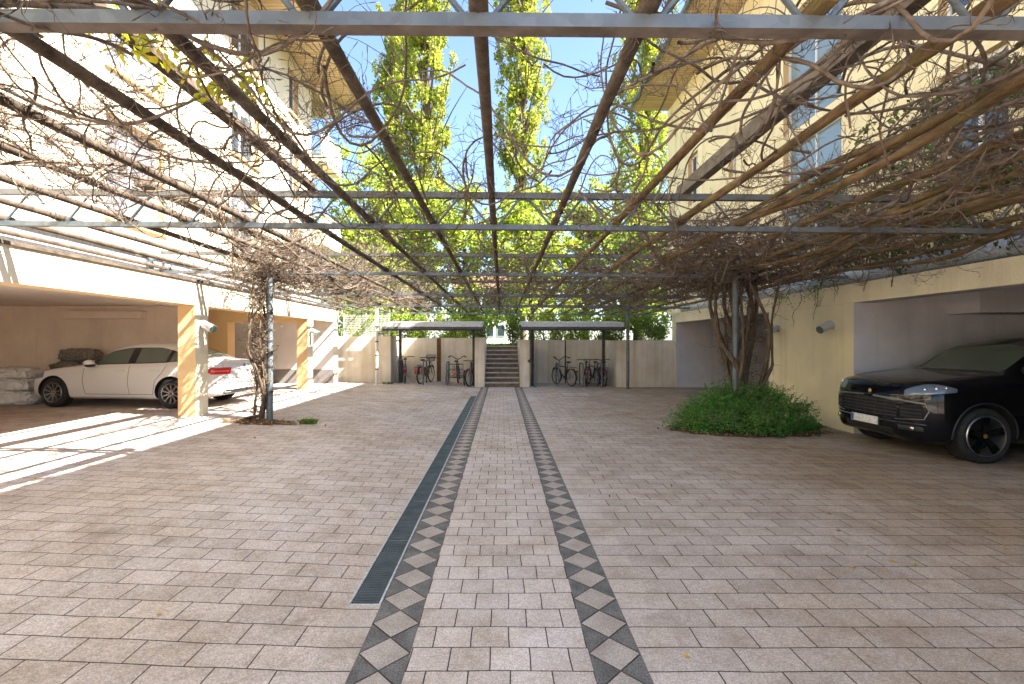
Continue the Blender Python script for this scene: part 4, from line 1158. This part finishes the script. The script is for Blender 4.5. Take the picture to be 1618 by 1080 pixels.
def wander(rg, p, d, L, step, curl, target=None, zlo=None, zhi=None, pull=.12):
    p = np.array(p, float); d = np.array(d, float); d /= np.linalg.norm(d) + 1e-9
    n = max(3, int(L / step)); P = [p.copy()]; w = rg.normal(size=3) * curl
    for i in range(n):
        w = w * .72 + rg.normal(size=3) * curl * .7
        d = d + w
        if target is not None:
            t = np.array(target) - p; lt = np.linalg.norm(t)
            if lt > .2: d += t / lt * pull
        if zlo is not None:
            if p[2] < zlo: d[2] += (zlo - p[2]) * 2.2
            if p[2] > zhi: d[2] -= (p[2] - zhi) * 2.2
        d /= np.linalg.norm(d) + 1e-9
        p = p + d * step; P.append(p.copy())
    return np.array(P)

def twig_tree(T, rg, p, d, L, r, lev, curl=.22, bud=True, up=.06):
    step = max(.022, L / 9)
    P = wander(rg, p, d, L, step, curl)
    P[:, 2] += np.linspace(0, 1, len(P)) ** 2 * up * L * 2
    n = len(P); rad = np.linspace(r, r * .55, n)
    if lev == 0 and bud and rg.random() < .6:
        e = P[-1] - P[-2]; e = e / (np.linalg.norm(e) + 1e-9)
        P = np.concatenate([P, [P[-1] + e * .012, P[-1] + e * .035, P[-1] + e * .052]]); rad = np.concatenate([rad, [r * 1.25, r * 1.35, r * .2]])
    T.add(P, rad)
    if lev > 0:
        for k in range(rg.integers(2, 5)):
            i = rg.integers(1, n); dd = (P[min(i + 1, n - 1)] - P[i - 1]); dd /= np.linalg.norm(dd) + 1e-9
            q = dd + rg.normal(size=3) * .75 + np.array([0, 0, .25]); twig_tree(T, rg, P[i], q, L * rg.uniform(.35, .65), r * .72, lev - 1, curl * 1.1, bud, up)

def vine(label, root_p, targets, reg, n_twig, n_second, rg, stem_r=.022, trunk=None, twig_r=.0042, name='climbing_vine', zb=(.06, .42), along=None, br=1.0):
    v = tag(empty(name, (root_p[0], root_p[1], gz(root_p[0]))), label, 'vine')
    if trunk: trunk(v, rg)
    top = np.array([root_p[0], root_p[1], root_p[2]])
    stems = []
    for t in targets:
        t = np.array(t, float); L = np.linalg.norm(t - top) * 1.12
        d = t - top; d[2] = .2
        z0 = pz(t[0], t[1])
        P = wander(rg, top + rg.normal(size=3) * .06, d, L, .11, .085, t, z0 + zb[0], z0 + zb[1], .14)
        r = stem_r * rg.uniform(.6, 1.35); rad = np.linspace(r, r * .35, len(P)) * (1 + .12 * np.sin(np.arange(len(P)) * 1.7 + rg.uniform(0, 6)))
        T = Tubes(7); T.add(P, rad); T.build('stem', M['vine'], v); stems.append((P, rad))
    T2 = Tubes(5); sec = []
    xa, xb, ya, yb = reg
    for k in range(n_second):
        P, rad = stems[rg.integers(0, len(stems))]
        if rg.random() < .55:
            i = rg.integers(2, len(P) - 1); p = P[i]; r0 = rad[i] * .6
        else:
            x, y = rg.uniform(xa, xb), rg.uniform(ya, yb); p = np.array([x, y, pz(x, y) + rg.uniform(*zb)]); r0 = .009
        a = rg.uniform(0, 2 * PI)
        if along is not None and rg.random() < along: a = (PI / 2 if rg.random() < .5 else -PI / 2) + rg.normal() * .25
        d = np.array([math.cos(a), math.sin(a), rg.normal() * .15])
        z0 = pz(p[0], p[1])
        Q = wander(rg, p, d, rg.uniform(.7, 2.4), .075, .15, None, z0 + zb[0] - .05, z0 + zb[1] + .06)
        r0 = min(max(r0, .006), .013) * br
        T2.add(Q, np.linspace(r0, .0045 * br, len(Q))); sec.append(Q)
    s2 = T2.build('branches', M['vine'], v); s2['kind'] = 'stuff'
    T3 = Tubes(3)
    for k in range(n_twig):
        Q = sec[rg.integers(0, len(sec))] if (rg.random() < .8 or not stems) else stems[rg.integers(0, len(stems))][0]
        i = rg.integers(1, len(Q) - 1); dd = Q[i + 1] - Q[i]; dd /= np.linalg.norm(dd) + 1e-9
        d = dd * .5 + rg.normal(size=3) * .7 + np.array([0, 0, .15])
        far = Q[i][1] > 8
        twig_tree(T3, rg, Q[i], d, rg.uniform(.12, .42), twig_r * (1.25 if far else 1), 1 if far else (2 if rg.random() < .6 else 1))
    s3 = T3.build('twigs', M['vine'], v); s3['kind'] = 'stuff'
    return v, stems, sec

def left_trunk(v, rg):
    for k in range(6):
        a = rg.uniform(0, 2 * PI); r0 = rg.uniform(.05, .18)
        p = (-4.78 + math.cos(a) * r0 * 1.3, 9.30 + math.sin(a) * r0 * .6, gz(-4.7) - .03)
        P = wander(rg, p, (0, 0, 1), 3.05, .09, .10, (-4.70 + rg.normal() * .06, 9.28 + rg.normal() * .07, 3.4), None, None, .24)
        P[:, 0] = np.where(P[:, 2] > .25, np.clip(P[:, 0], -4.86 - .03 * np.sin(P[:, 2] * 5), -4.635), P[:, 0])
        rr = rg.uniform(.014, .036)
        T = Tubes(7); T.add(P, np.linspace(rr * 1.3, rr * .6, len(P)) * (1 + .2 * np.sin(np.arange(len(P)) * .9 + k))); T.build('trunk', M['bark'], v)
    T = Tubes(5)
    for k in range(9):        # surface roots
        a = rg.uniform(PI * .75, PI * 1.35)
        P = wander(rg, (-4.75, 9.28, gz(-4.7) + .03), (math.cos(a), math.sin(a) * .4, 0), rg.uniform(.3, .8), .07, .12)
        P[:, 2] = gz(-4.7) + .018 + np.linspace(.10, 0, len(P)) ** 1.0 * .9
        T.add(P, np.linspace(.03, .008, len(P)))
    T.build('root', M['bark'], v)
    T = Tubes(4)
    for k in range(420):
        z = rg.uniform(.9, 3.0) if k % 4 else rg.uniform(.2, 2)
        twig_tree(T, rg, np.array([-4.74 + rg.normal() * .07, 9.24 + rg.normal() * .07, z]), rg.normal(size=3) + np.array([0, -.2, .3]), rg.uniform(.08, .34) * (.6 + z * .16), .0062, 1, .25)
    o = T.build('twigs', M['vine'], v); o['kind'] = 'stuff'

def right_trunk(v, rg):
    for k in range(13):
        a = 2 * PI * k / 13 + rg.normal() * .2; r0 = rg.uniform(.05, .15)
        p = (4.84 + math.cos(a) * r0, 9.55 + math.sin(a) * r0, -.05)
        tx, ty = 4.80 + math.cos(a) * rg.uniform(.12, .34), 9.5 + math.sin(a) * rg.uniform(.2, .4)
        if k < 3: tx = 4.62 - .03 * k
        P = wander(rg, p, (0, 0, 1), 3.25, .10, .06, (tx, ty, 3.25), None, None, .17)
        P[:, 0] += np.clip((P[:, 2] - 1.2) / 2, 0, 1) ** 1.6 * (tx - 4.78) * .35; P[:, 0] = np.clip(P[:, 0], 4.38 + .05 * math.sin(k * 2.0), 5.22 + .06 * math.sin(k * 3.0))
        rr = rg.uniform(.022, .052)
        T = Tubes(8); T.add(P, np.linspace(rr * 1.35, rr * .75, len(P)) * (1 + .15 * np.sin(np.arange(len(P)) * .8 + k))); T.build('trunk', M['bark'], v)
    T = Tubes(4)
    for k in range(260):
        z = rg.uniform(1.0, 3.0)
        twig_tree(T, rg, np.array([4.80 + rg.normal() * .2 * z * .5, 9.5 + rg.normal() * .16, z]), rg.normal(size=3), rg.uniform(.10, .5), .005, 1, .25)
    o = T.build('twigs', M['vine'], v); o['kind'] = 'stuff'

rg = np.random.default_rng(5)
tg = [(x, y, 3.3) for x, y in ((-4.4, 17), (-3.7, 16.5), (-2.9, 17), (-2.3, 15), (-1.0, 16), (-.4, 13), (-5.2, 14.5), (-6.1, 13), (-5.2, 12), (-1.6, 11), (-3.0, 7), (-3.7, 6.0), (-2.3, 6.5), (-5.8, 10.6), (.3, 10))]
vine('bare climbing vine on the sunlit post beside the white saloon', (-4.64, 9.28, 3.1), tg, (-6.3, .4, 8.6, 18.5), 3300, 520, rg, .02, left_trunk)
rg = np.random.default_rng(6)
tg = [(x, y, 3.3) for x, y in ((4.4, 17), (3.7, 16.5), (2.9, 17), (2.1, 15), (1.2, 16), (.6, 13), (5.3, 14.5), (6.1, 13), (5.2, 12), (1.6, 11), (3.0, 6.4), (3.7, 5.6), (2.2, 6.0), (5.2, 6.0), (5.9, 5.2), (6.4, 6.5), (1.2, 7), (4.4, 5.0), (6.5, 8), (6.6, 10.5), (.2, 9))]
vine('thick-stemmed bare vine rising behind the shrub, its gnarled stems over the garage side', (4.78, 9.5, 3.1), tg, (-.3, 6.7, 7.0, 18.5), 3700, 640, rg, .036, right_trunk)
rg = np.random.default_rng(8)
tg = [(x, y, 3.35) for x, y in ((-3.7, 6.0), (-2.95, 5.8), (-2.3, 6.4), (-1.55, 5.6), (-1.6, 4.0), (-.9, 2.4), (-.6, 3.4), (-2.9, 3.6), (-2.2, 2.6), (-.3, 1.9))]
v3, st3, sec3 = vine('bare vine with a few fresh yellow-green leaves along the overhead poles', (-4.64, 1.95, 3.1), tg, (-4.4, -.2, 1.9, 7.0), 1500, 170, rg, .018, None, .0036, zb=(.08, .34), along=.75, br=1.15)
rg = np.random.default_rng(9)
tg = [(x, y, 3.35) for x, y in ((4.6, 6.4), (3.7, 6.6), (2.2, 5.8), (1.4, 5.2), (1.0, 3.4), (.7, 2.6), (2.4, 3.2), (3.0, 4.2), (.5, 4.4), (1.9, 2.3), (4.4, 4.0), (5.2, 5.4))]
v4, st4, sec4 = vine('bare vine without leaves crossing the nearest overhead poles on the garage side', (4.64, 1.95, 3.15), tg, (.3, 5.8, 1.9, 7.0), 1150, 230, rg, .024, None, .0036, zb=(.08, .45), br=1.25)
# heavy parallel stems lying beside the poles on the garage side
for i, (x, y0, y1) in enumerate(((3.2, 1.0, 9), (3.95, 1.2, 10), (4.75, 1.5, 12), (5.4, 2, 12), (6.0, 2.4, 13), (2.5, .8, 8.5), (5.0, 2, 11), (6.35, 3, 13))):
    P = wander(rg, (x, y0, pz(x, y0) + .16), (0, 1, 0), y1 - y0, .14, .03, (x + .2, y1, pz(x, y1) + .18), None, None, .25)
    T = Tubes(9); T.add(P, np.linspace(.034, .03, len(P)) * (1 + .12 * np.sin(np.arange(len(P)) * 1.3 + i))); T.build('stem', M['mossy'], v4)
# fresh leaves on the near left vine
C = []
for c_, s_, n_ in (((-1.98, 2.75, 3.42), (.16, .18, .09), 150), ((-1.72, 2.95, 3.32), (.13, .16, .07), 110), ((-2.75, 2.35, 3.5), (.2, .2, .08), 70), ((-2.35, 2.15, 3.55), (.14, .15, .06), 40)):
    C.append(rg.normal(size=(n_, 3)) * np.array(s_) * .8 + np.array(c_))
o = leaves('leaves', np.concatenate(C), .075, M['yellow_leaf'], v3, rg, .5); o['kind'] = 'stuff'
T = Tubes(3)
for k in range(26):      # thin drooping tendrils
    x, y = rg.uniform(-2.6, 2.6), rg.uniform(2.3, 8.5)
    z = pz(x, y) + .2; P = wander(rg, (x, y, z), (rg.normal() * .3, rg.normal() * .3, -1), rg.uniform(.4, 1.0), .05, .07)
    T.add(P, np.full(len(P), .0028))
o = T.build('tendrils', M['vine'], v4); o['kind'] = 'stuff'
# sparse leafy creeper on the cream pier
rg = np.random.default_rng(21)
cr = tag(empty('creeper', (6.5, 10.6, 2.3)), 'thin creeper with small leaves hanging down the cream garage wall above the lamps', 'creeper')
T = Tubes(4); C = []
for k in range(10):
    y = rg.uniform(8.9, 11.5); P = wander(rg, (6.50, y, 2.84), (-.15, rg.normal() * .5, -1), rg.uniform(.25, 1.0), .05, .16)
    P[:, 0] = np.clip(P[:, 0], 6.35, 6.548); T.add(P, np.linspace(.006, .003, len(P)))
    for q in P[::2]: C.append(q + rg.normal(size=3) * .02)
    for q in range(16): C.append(P[rg.integers(0, min(6, len(P)))] + rg.normal(size=3) * np.array([.02, .14, .06]) + np.array([-.05, 0, 0]))
T.build('stem', M['vine'], cr); C = np.array(C); C[:, 0] = np.clip(C[:, 0], 6.2, 6.53)
o = leaves('leaves', C, .045, M['mid_leaf'], cr, rg, .6); o['kind'] = 'stuff'

# ground-cover shrub at the right post
rg = np.random.default_rng(31)
bu = tag(empty('shrub', (4.78, 9.25, 0)), 'low spreading dark green shrub round the foot of the gnarled vine', 'shrub')
n = 15500; d = rg.normal(size=(n, 3)); d[:, 2] = np.abs(d[:, 2]); d /= np.linalg.norm(d, axis=1)[:, None]
th = np.arctan2(d[:, 1], d[:, 0])
lump = 1 + .11 * np.sin(3 * th + .6) * np.cos(2.5 * d[:, 2]) + .09 * np.sin(7 * th + 4 * d[:, 2]) + .07 * np.sin(15 * d[:, 2] + 4 * th) + .05 * np.sin(13 * th - 9 * d[:, 2])
rr = (rg.uniform(.3, 1.0, n) ** .35) * lump
C = d * rr[:, None] * np.array([1.40, .78, .80]) + np.array([4.78, 9.28, .03])
C[:, 2] -= .10 * (np.abs(C[:, 0] - 4.78) / 1.4) ** 2
C[:, 2] = np.maximum(C[:, 2], .02)
o = leaves('foliage', C, .05, M['bush_leaf'], bu, rg, .45); o['kind'] = 'stuff'
T = Tubes(3); CC = []
for k in range(330):
    a = rg.uniform(0, 2 * PI); e = rg.uniform(.05, 1.4); dd = np.array([math.cos(a) * math.cos(e), math.sin(a) * math.cos(e), math.sin(e)])
    p0 = dd * np.array([1.40, .78, .80]) * .8 + np.array([4.78, 9.28, .03]); q = dd * np.array([1, .8, .7]) + rg.normal(size=3) * .3
    P = wander(rg, p0, q, rg.uniform(.25, .46), .05, .1); P[:, 2] = np.maximum(P[:, 2], .02)
    T.add(P, np.linspace(.005, .002, len(P)))
    for z in P[2:]:
        for _ in range(3): CC.append(z + rg.normal(size=3) * .016)
T.build('stems', M['vine'], bu)['kind'] = 'stuff'
leaves('sprays', np.array(CC), .042, M['bush_leaf'], bu, rg, .4)['kind'] = 'stuff'

b = MB(); pts = [(4.78 + math.cos(2 * PI * k / 40) * (1.5 + .07 * math.sin(k * 1.9) + .05 * math.sin(k * 4.3)), 9.26 + math.sin(2 * PI * k / 40) * (.86 + .05 * math.sin(k * 2.7))) for k in range(40)]
b.add([(x, y, .006) for x, y in pts] + [(4.78, 9.26, .06)], [(k, (k + 1) % 40, 40) for k in range(40)]); tag(b.build('soil_bed', M['soil']), kind='structure')
# bed and tuft at the left post
b = MB(); pts = [(-4.72 + math.cos(a) * r_ * 1.15, 9.12 + math.sin(a) * r_ * .45) for a, r_ in [(2 * PI * k / 30, .62 + .12 * math.sin(k * 2.1) + .06 * math.sin(k * 5)) for k in range(30)]]
vs = [(x, y, gz(x) + .006) for x, y in pts] + [(-4.6, 9.15, gz(-4.6) + .05)]
b.add(vs, [(k, (k + 1) % 30, 30) for k in range(30)]); so = tag(b.build('soil_bed', M['soil']), kind='structure')
rg = np.random.default_rng(41)
n = 420; C = np.stack([rg.normal(size=n) * .34 - 4.55, rg.normal(size=n) * .13 + 9.05, np.zeros(n)], 1); k = rg.uniform(0, 2 * PI, 170); C[:170, 0] = 4.8 + np.cos(k) * rg.normal(1.5, .12, 170); C[:170, 1] = 9.25 + np.sin(k) * rg.normal(.88, .1, 170); C[160:170, 0] = rg.uniform(-5.6, 5.6, 10); C[160:170, 1] = rg.uniform(3, 9, 10); C[:, 2] = [gz(x) + .02 + rg.uniform(0, .03) for x in C[:, 0]]
M['litter'] = leafmat('leaf_litter', (.16, .085, .04), (.26, .15, .075), (.36, .24, .13), .1)
tag(leaves('leaf_litter', C, .055, M['litter'], None, rg, .6), kind='stuff')
def tuft(x, y, w, h, n, label):
    Vv = []; Ff = []
    for k in range(n):
        a = rg.uniform(0, 2 * PI); r_ = rg.uniform(0, 1) ** .6 * w; bx, by = x + math.cos(a) * r_, y + math.sin(a) * r_ * .6; z0 = gz(bx)
        hh = h * rg.uniform(.5, 1.1); t = rg.normal(size=2) * .45 * hh; sd = rg.normal(size=2); sd /= np.linalg.norm(sd); s_ = .006
        i = len(Vv); Vv += [(bx - sd[0] * s_, by - sd[1] * s_, z0), (bx + sd[0] * s_, by + sd[1] * s_, z0), (bx + t[0] * .4 + sd[0] * s_, by + t[1] * .4 + sd[1] * s_, z0 + hh * .65), (bx + t[0], by + t[1], z0 + hh)]
        Ff.append((i, i + 1, i + 2, i + 3))
    return tag(np_mesh('grass_tuft', Vv, Ff, M['grass']), label, 'grass tuft')
tuft(-3.78, 9.2, .17, .10, 240, 'small green grass tuft on the paving beside the sunlit post')
tuft(-4.28, 17.72, .22, .09, 90, 'yellowish grass tuft at the foot of the sunlit concrete wall corner')

# fallen leaves
for k, (px, py) in enumerate(((1308, 813), (1323, 840), (1347, 899), (1412, 889), (1448, 894), (1003, 790), (253, 984), (1590, 868), (1085, 1040), (1140, 760))):
    y = 746 * 1.7 / (py - 541); x = (px - 793) / 746 * y
    s_ = .022 if k < 5 else .016
    b = MB(); a = rg.uniform(0, 6.28); u = Vector((math.cos(a), math.sin(a), 0)) * s_; w = Vector((-u.y, u.x, 0)) * .55; c0 = Vector((x, y, gz(x) + .006))
    up = Vector((0, 0, .008))
    P = [c0 - u * 1.5, c0 - u * .6 - w + up, c0 + u * .5 - w * .9 + up, c0 + u * 1.4 + up * 1.4, c0 + u * .5 + w * .9 + up, c0 - u * .6 + w + up * 1.6, c0]
    b.add(P, [(0, 1, 6), (1, 2, 6), (2, 3, 6), (3, 4, 6), (4, 5, 6), (5, 0, 6)])
    tag(b.build('fallen_leaf', M['fallen']), 'small yellow fallen leaf lying flat on the paving', 'leaf', 'fallen leaves scattered on the paving')

# evergreen climber on the right facade
rg = np.random.default_rng(51)
ev = tag(empty('evergreen_climber', (6.95, 8.6, 2.87)), 'evergreen shrub with glossy dark leaves against the shaded cream facade', 'shrub')
cs = np.array([(rg.uniform(6.75, 7.1), rg.uniform(6.2, 10.6), rg.uniform(3.1, 5.6)) for _ in range(70)]); cs[:, 2] = np.minimum(cs[:, 2], 5.9 - .35 * np.abs(cs[:, 1] - 7.4))
C = clump_points(rg, cs, np.full(len(cs), .34), 4200); C[:, 0] = np.minimum(C[:, 0], 7.27)
leaves('foliage', C, .125, M['dark_leaf'], ev, rg, .5)['kind'] = 'stuff'
T = Tubes(5)
for k in range(26):
    y = rg.uniform(6.6, 10.2); P = wander(rg, (7.0, y, 2.87), (-.05, rg.normal() * .3, 1), rg.uniform(1.4, 2.8), .12, .08); P[:, 0] = np.clip(P[:, 0], 6.6, 7.25); T.add(P, np.linspace(.02, .006, len(P)))
T.build('stem', M['vine'], ev)

# ---- trees
def trunk_tubes(T, rg, base, h, r, nb, spread, lo=.25):
    P = wander(rg, base, (0, 0, 1), h, h / 14, .02, (base[0], base[1], base[2] + h * 1.2), None, None, .3)
    T.add(P, np.linspace(r, r * .25, len(P)))
    tips = []
    for k in range(nb):
        i = int(len(P) * rg.uniform(lo, .95)); i = min(i, len(P) - 2); a = rg.uniform(0, 2 * PI)
        d = np.array([math.cos(a) * spread[0], math.sin(a) * spread[0], spread[1]])
        Q = wander(rg, P[i], d, h * rg.uniform(.18, .4) * spread[2], h / 30, .09); T.add(Q, np.linspace(r * .35, r * .06, len(Q))); tips.append(Q)
    return tips

def poplar(x, y, h, w, seed, label, lean=0):
    rg = np.random.default_rng(seed)
    t = tag(empty('poplar_tree', (x, y, T0)), label, 'tree', 'tall poplars behind the yard')
    T = Tubes(6); tips = trunk_tubes(T, rg, (x, y, T0), h * .93, .32, 70, (.28, 1.0, .75), .08); T.build('trunk', M['bark'], t)
    cs = []; rr = []
    for Q in tips:
        for q in Q[2::2]:
            cs.append(q + rg.normal(size=3) * np.array([.2, .2, .3])); rr.append((.42, .42, .9))
    for k in range(150):
        z = rg.uniform(.06, 1.0); wz = w * (math.sin(PI * min(.99, (z * .80 + .16)))) ** .7 * (.75 + .3 * rg.random()) * .5; a = rg.uniform(0, 2 * PI); q = rg.uniform(.2, 1) ** .6
        cs.append((x + math.cos(a) * wz * q + lean * z, y + math.sin(a) * wz * q, T0 + z * h)); rr.append((.36, .36, rg.uniform(.7, 1.5)))
    cs = np.array(cs); rr = np.array(rr); c0 = np.array([x, y]); dist = np.linalg.norm(cs[:, :2] - c0, axis=1)
    f = np.minimum(1, w * .55 / np.maximum(dist, .01)); cs[:, :2] = c0 + (cs[:, :2] - c0) * f[:, None]
    C = clump_points(rg, cs, rr, int(820 * h * .95))
    leaves('crown', C, .29, M['poplar'], t, rg, .75)['kind'] = 'stuff'

T0 = 1.55
def at(px, y): return (px - 793) / 746 * y
poplar(at(668, 42), 42, 37, 5.0, 61, 'tallest slim poplar behind the yard, closest to the sunlit apartment block')
poplar(at(622, 47), 47, 33, 3.2, 66, 'narrow poplar half hidden behind the tallest one')
poplar(at(827, 43), 43, 34, 4.3, 62, 'slim yellow-green poplar in the middle of the sky gap')
poplar(at(1012, 45), 45, 36, 5.6, 63, 'broad poplar rising behind the wooden eaves of the shaded apartment block')

def broad(x, y, h, w, seed, label, mat, n=5200, size=.26, low=.12):
    rg = np.random.default_rng(seed)
    t = tag(empty('leafy_tree', (x, y, T0)), label, 'tree', 'leafy trees behind the yard')
    T = Tubes(6); tips = trunk_tubes(T, rg, (x, y, T0), h * .8, .16 + h * .008, 26, (.9, .6, 1.0), low); T.build('trunk', M['bark'], t)
    cs = [q for Q in tips for q in Q[3::2]]
    for k in range(70):
        z = rg.uniform(low, 1.0); wz = w * .5 * math.sin(PI * (z * .8 + .12)) ** .6; a = rg.uniform(0, 2 * PI); q = rg.uniform(.1, 1) ** .5
        cs.append((x + math.cos(a) * wz * q, y + math.sin(a) * wz * q * .8, T0 + z * h))
    cs = np.array(cs); C = clump_points(rg, cs, rg.uniform(.35, .85, len(cs)), n)
    leaves('crown', C, size, mat, t, rg, .7)['kind'] = 'stuff'
broad(at(575, 30), 30, 12.4, 6.4, 71, 'bright yellow-green tree filling the gap beside the balconies', M['lime_leaf'], 11000)
broad(at(655, 34), 34, 11.6, 7.0, 72, 'rounded bright tree in front of the tallest poplar', M['lime_leaf'], 11000)
broad(at(735, 33), 33, 11.0, 6.6, 73, 'lower bright tree left of the pergola centre line, between two poplars', M['lime_leaf'], 10500)
broad(at(840, 32), 32, 10.6, 6.6, 74, 'bright green tree at the foot of the middle poplar', M['lime_leaf'], 10500)
broad(at(925, 36), 36, 12.0, 7.2, 75, 'bright tree between the middle poplar and the broad one', M['lime_leaf'], 10500)
broad(at(1010, 34), 34, 12.2, 7.4, 76, 'mid green tree under the broad poplar beside the shaded block', M['mid_leaf'], 10000)
broad(at(1120, 33), 33, 9.0, 6.5, 77, 'mid green tree mostly behind the shaded apartment block', M['mid_leaf'], 4000)
broad(at(470, 34), 34, 8.0, 6.0, 78, 'green tree mostly behind the sunlit apartment block', M['mid_leaf'], 3500)
broad(at(560, 24.5), 24.5, 4.6, 3.6, 79, 'small dense tree with a forked trunk behind the mesh fence', M['mid_leaf'], 3400, .17, .2)
broad(at(1005, 24), 24, 4.2, 3.6, 80, 'small dark tree with slanting trunks behind the shaded concrete wall', M['mid_leaf'], 3000, .17, .2)

def shrub(x, y, w, h, seed, label, mat, n=2200):
    rg = np.random.default_rng(seed)
    t = tag(empty('garden_shrub', (x, y, T0)), label, 'shrub', 'shrubs along the top of the rear wall')
    cs = np.array([(x + rg.normal() * w * .24, y + rg.normal() * .4, T0 + rg.uniform(.1, 1) * h) for _ in range(26)])
    leaves('foliage', clump_points(rg, cs, np.full(26, .33), n), .115, mat, t, rg, .6)['kind'] = 'stuff'
    T = Tubes(5)
    for k in range(14):
        P = wander(rg, (x + rg.normal() * w * .2, y + rg.normal() * .25, T0 - .05), (rg.normal() * .25, rg.normal() * .2, 1), h * rg.uniform(.8, 1.25), .12, .07); T.add(P, np.linspace(.025, .008, len(P)))
    T.build('stem', M['vine'], t)
words = ['beside the mesh fence', 'behind the wall corner of the bike shelter', 'behind the shelter over the red bicycle', 'behind the shelter over the three-wheeler', 'left of the stair top', 'right of the stair top',
         'behind the shelter over the lone black bicycle', 'behind the shelter over the dark bicycles', 'behind the far post of the garage-side shelter', 'behind the pitted concrete wall']
for i, (px, w_, h_) in enumerate(((556, 1.6, 1.5), (610, 1.5, 1.5), (655, 1.5, 1.3), (715, 1.7, 1.35), (757, .8, 1.2), (812, .7, 1.5), (865, 1.5, 1.4), (915, 1.6, 1.5), (965, 1.5, 1.4), (1030, 1.7, 1.5))):
    shrub(at(px, 22.0), 21.9 + .3 * (i % 3), w_, h_, 90 + i, ('yellowish' if i in (3, 6, 7) else 'green') + ' leafy shrub ' + words[i], M['lime_leaf'] if i in (3, 6, 7) else M['mid_leaf'], 2400 if w_ > 1 else 1300)
rg = np.random.default_rng(120)
n = 6000; X = rg.uniform(-9, 9, n); Y = rg.uniform(20.7, 28, n); Vv = []; Ff = []
h = rg.uniform(.05, .14, n); sx = rg.normal(size=n) * .03; sd = rg.uniform(0, 6.28, n)
P0 = np.stack([X - np.cos(sd) * .02, Y - np.sin(sd) * .02, np.full(n, T0)], 1); P1 = np.stack([X + np.cos(sd) * .02, Y + np.sin(sd) * .02, np.full(n, T0)], 1); P2 = np.stack([X + sx, Y, T0 + h], 1)
V = np.stack([P0, P1, P2], 1).reshape(-1, 3)
tag(np_mesh('grass', V, np.arange(3 * n).reshape(n, 3), M['grass']), kind='stuff')
# small creeping plants at the stair head
fb = tag(empty('house', (0, 62, T0)), 'distant white house glimpsed above the stone stairs', 'house')
b = MB(); facade_b = MB()
b.box(-6, 5, 60, 68, T0, T0 + 7.0); b.build('wall', M['frame_white'], fb)
b = MB(); b.add([(-6.4, 59.6, T0 + 7.0), (5.4, 59.6, T0 + 7.0), (5.4, 68.4, T0 + 7.0), (-6.4, 68.4, T0 + 7.0), (-6.4, 64, T0 + 9.5), (5.4, 64, T0 + 9.5)], [(0, 1, 5, 4), (2, 3, 4, 5), (1, 2, 5), (3, 0, 4), (0, 3, 2, 1)]); b.build('roof', M['roof'], fb)
for x in (-4, -2.0, -.6, 2.2):
    for z in (.9, 3.8):
        b = MB(); b.box(x, x + 1.0, 59.93, 59.998, T0 + z, T0 + z + 1.5); o = b.build('window', M['frame_white'], fb)
        b = MB(); b.box(x + .08, x + .92, 59.91, 59.928, T0 + z + .08, T0 + z + 1.42); b.build('pane', M['glass'], o)
SKY, SUNE, EXPO = .07, 5, 2.8
# ------------------------------------------------------------------ light, sky, camera
SUN = Vector((.905, -.30, 1.0)).normalized()
el = math.asin(SUN.z); az = math.atan2(SUN.x, SUN.y)
w = bpy.data.worlds.new('World'); scene.world = w; w.use_nodes = True
nt = w.node_tree; bg = nt.nodes['Background']
sky = nt.nodes.new('ShaderNodeTexSky'); sky.sky_type = 'NISHITA'; sky.sun_disc = False
sky.sun_elevation = el; sky.sun_rotation = az; sky.air_density = 1.0; sky.dust_density = 1.2; sky.ozone_density = 2.6
nt.links.new(sky.outputs[0], bg.inputs[0]); bg.inputs[1].default_value = SKY
ld = bpy.data.lights.new('sun', 'SUN'); ld.energy = SUNE; ld.angle = R(.5); ld.color = (1.0, .945, .86)
lo_ = bpy.data.objects.new('sun', ld); COL.objects.link(lo_); lo_.location = (20, -10, 30)
lo_.rotation_euler = (-SUN).to_track_quat('-Z', 'Y').to_euler()
cd = bpy.data.cameras.new('camera'); cam = bpy.data.objects.new('camera', cd); COL.objects.link(cam); scene.camera = cam
cam.location = (0, 0, 1.7); cam.rotation_euler = (R(90), 0, 0)
cd.sensor_width = 36; cd.lens = 746 / 1618 * 36; cd.shift_x = 16 / 1618; cd.shift_y = .5 / 1618; cd.clip_start = .05; cd.clip_end = 2000
scene.view_settings.view_transform = 'Standard'; scene.view_settings.look = 'None'; scene.view_settings.gamma = 1; scene.view_settings.use_curve_mapping = False
scene.view_settings.exposure = EXPO
scene.render.engine = 'CYCLES'
cy = scene.cycles
cy.max_bounces = 12; cy.diffuse_bounces = 9; cy.glossy_bounces = 3; cy.transmission_bounces = 4; cy.transparent_max_bounces = 6
cy.use_denoising = True; cy.caustics_reflective = False; cy.caustics_refractive = False
cy.use_adaptive_sampling = True; cy.adaptive_threshold = .015; cy.sample_clamp_indirect = 20
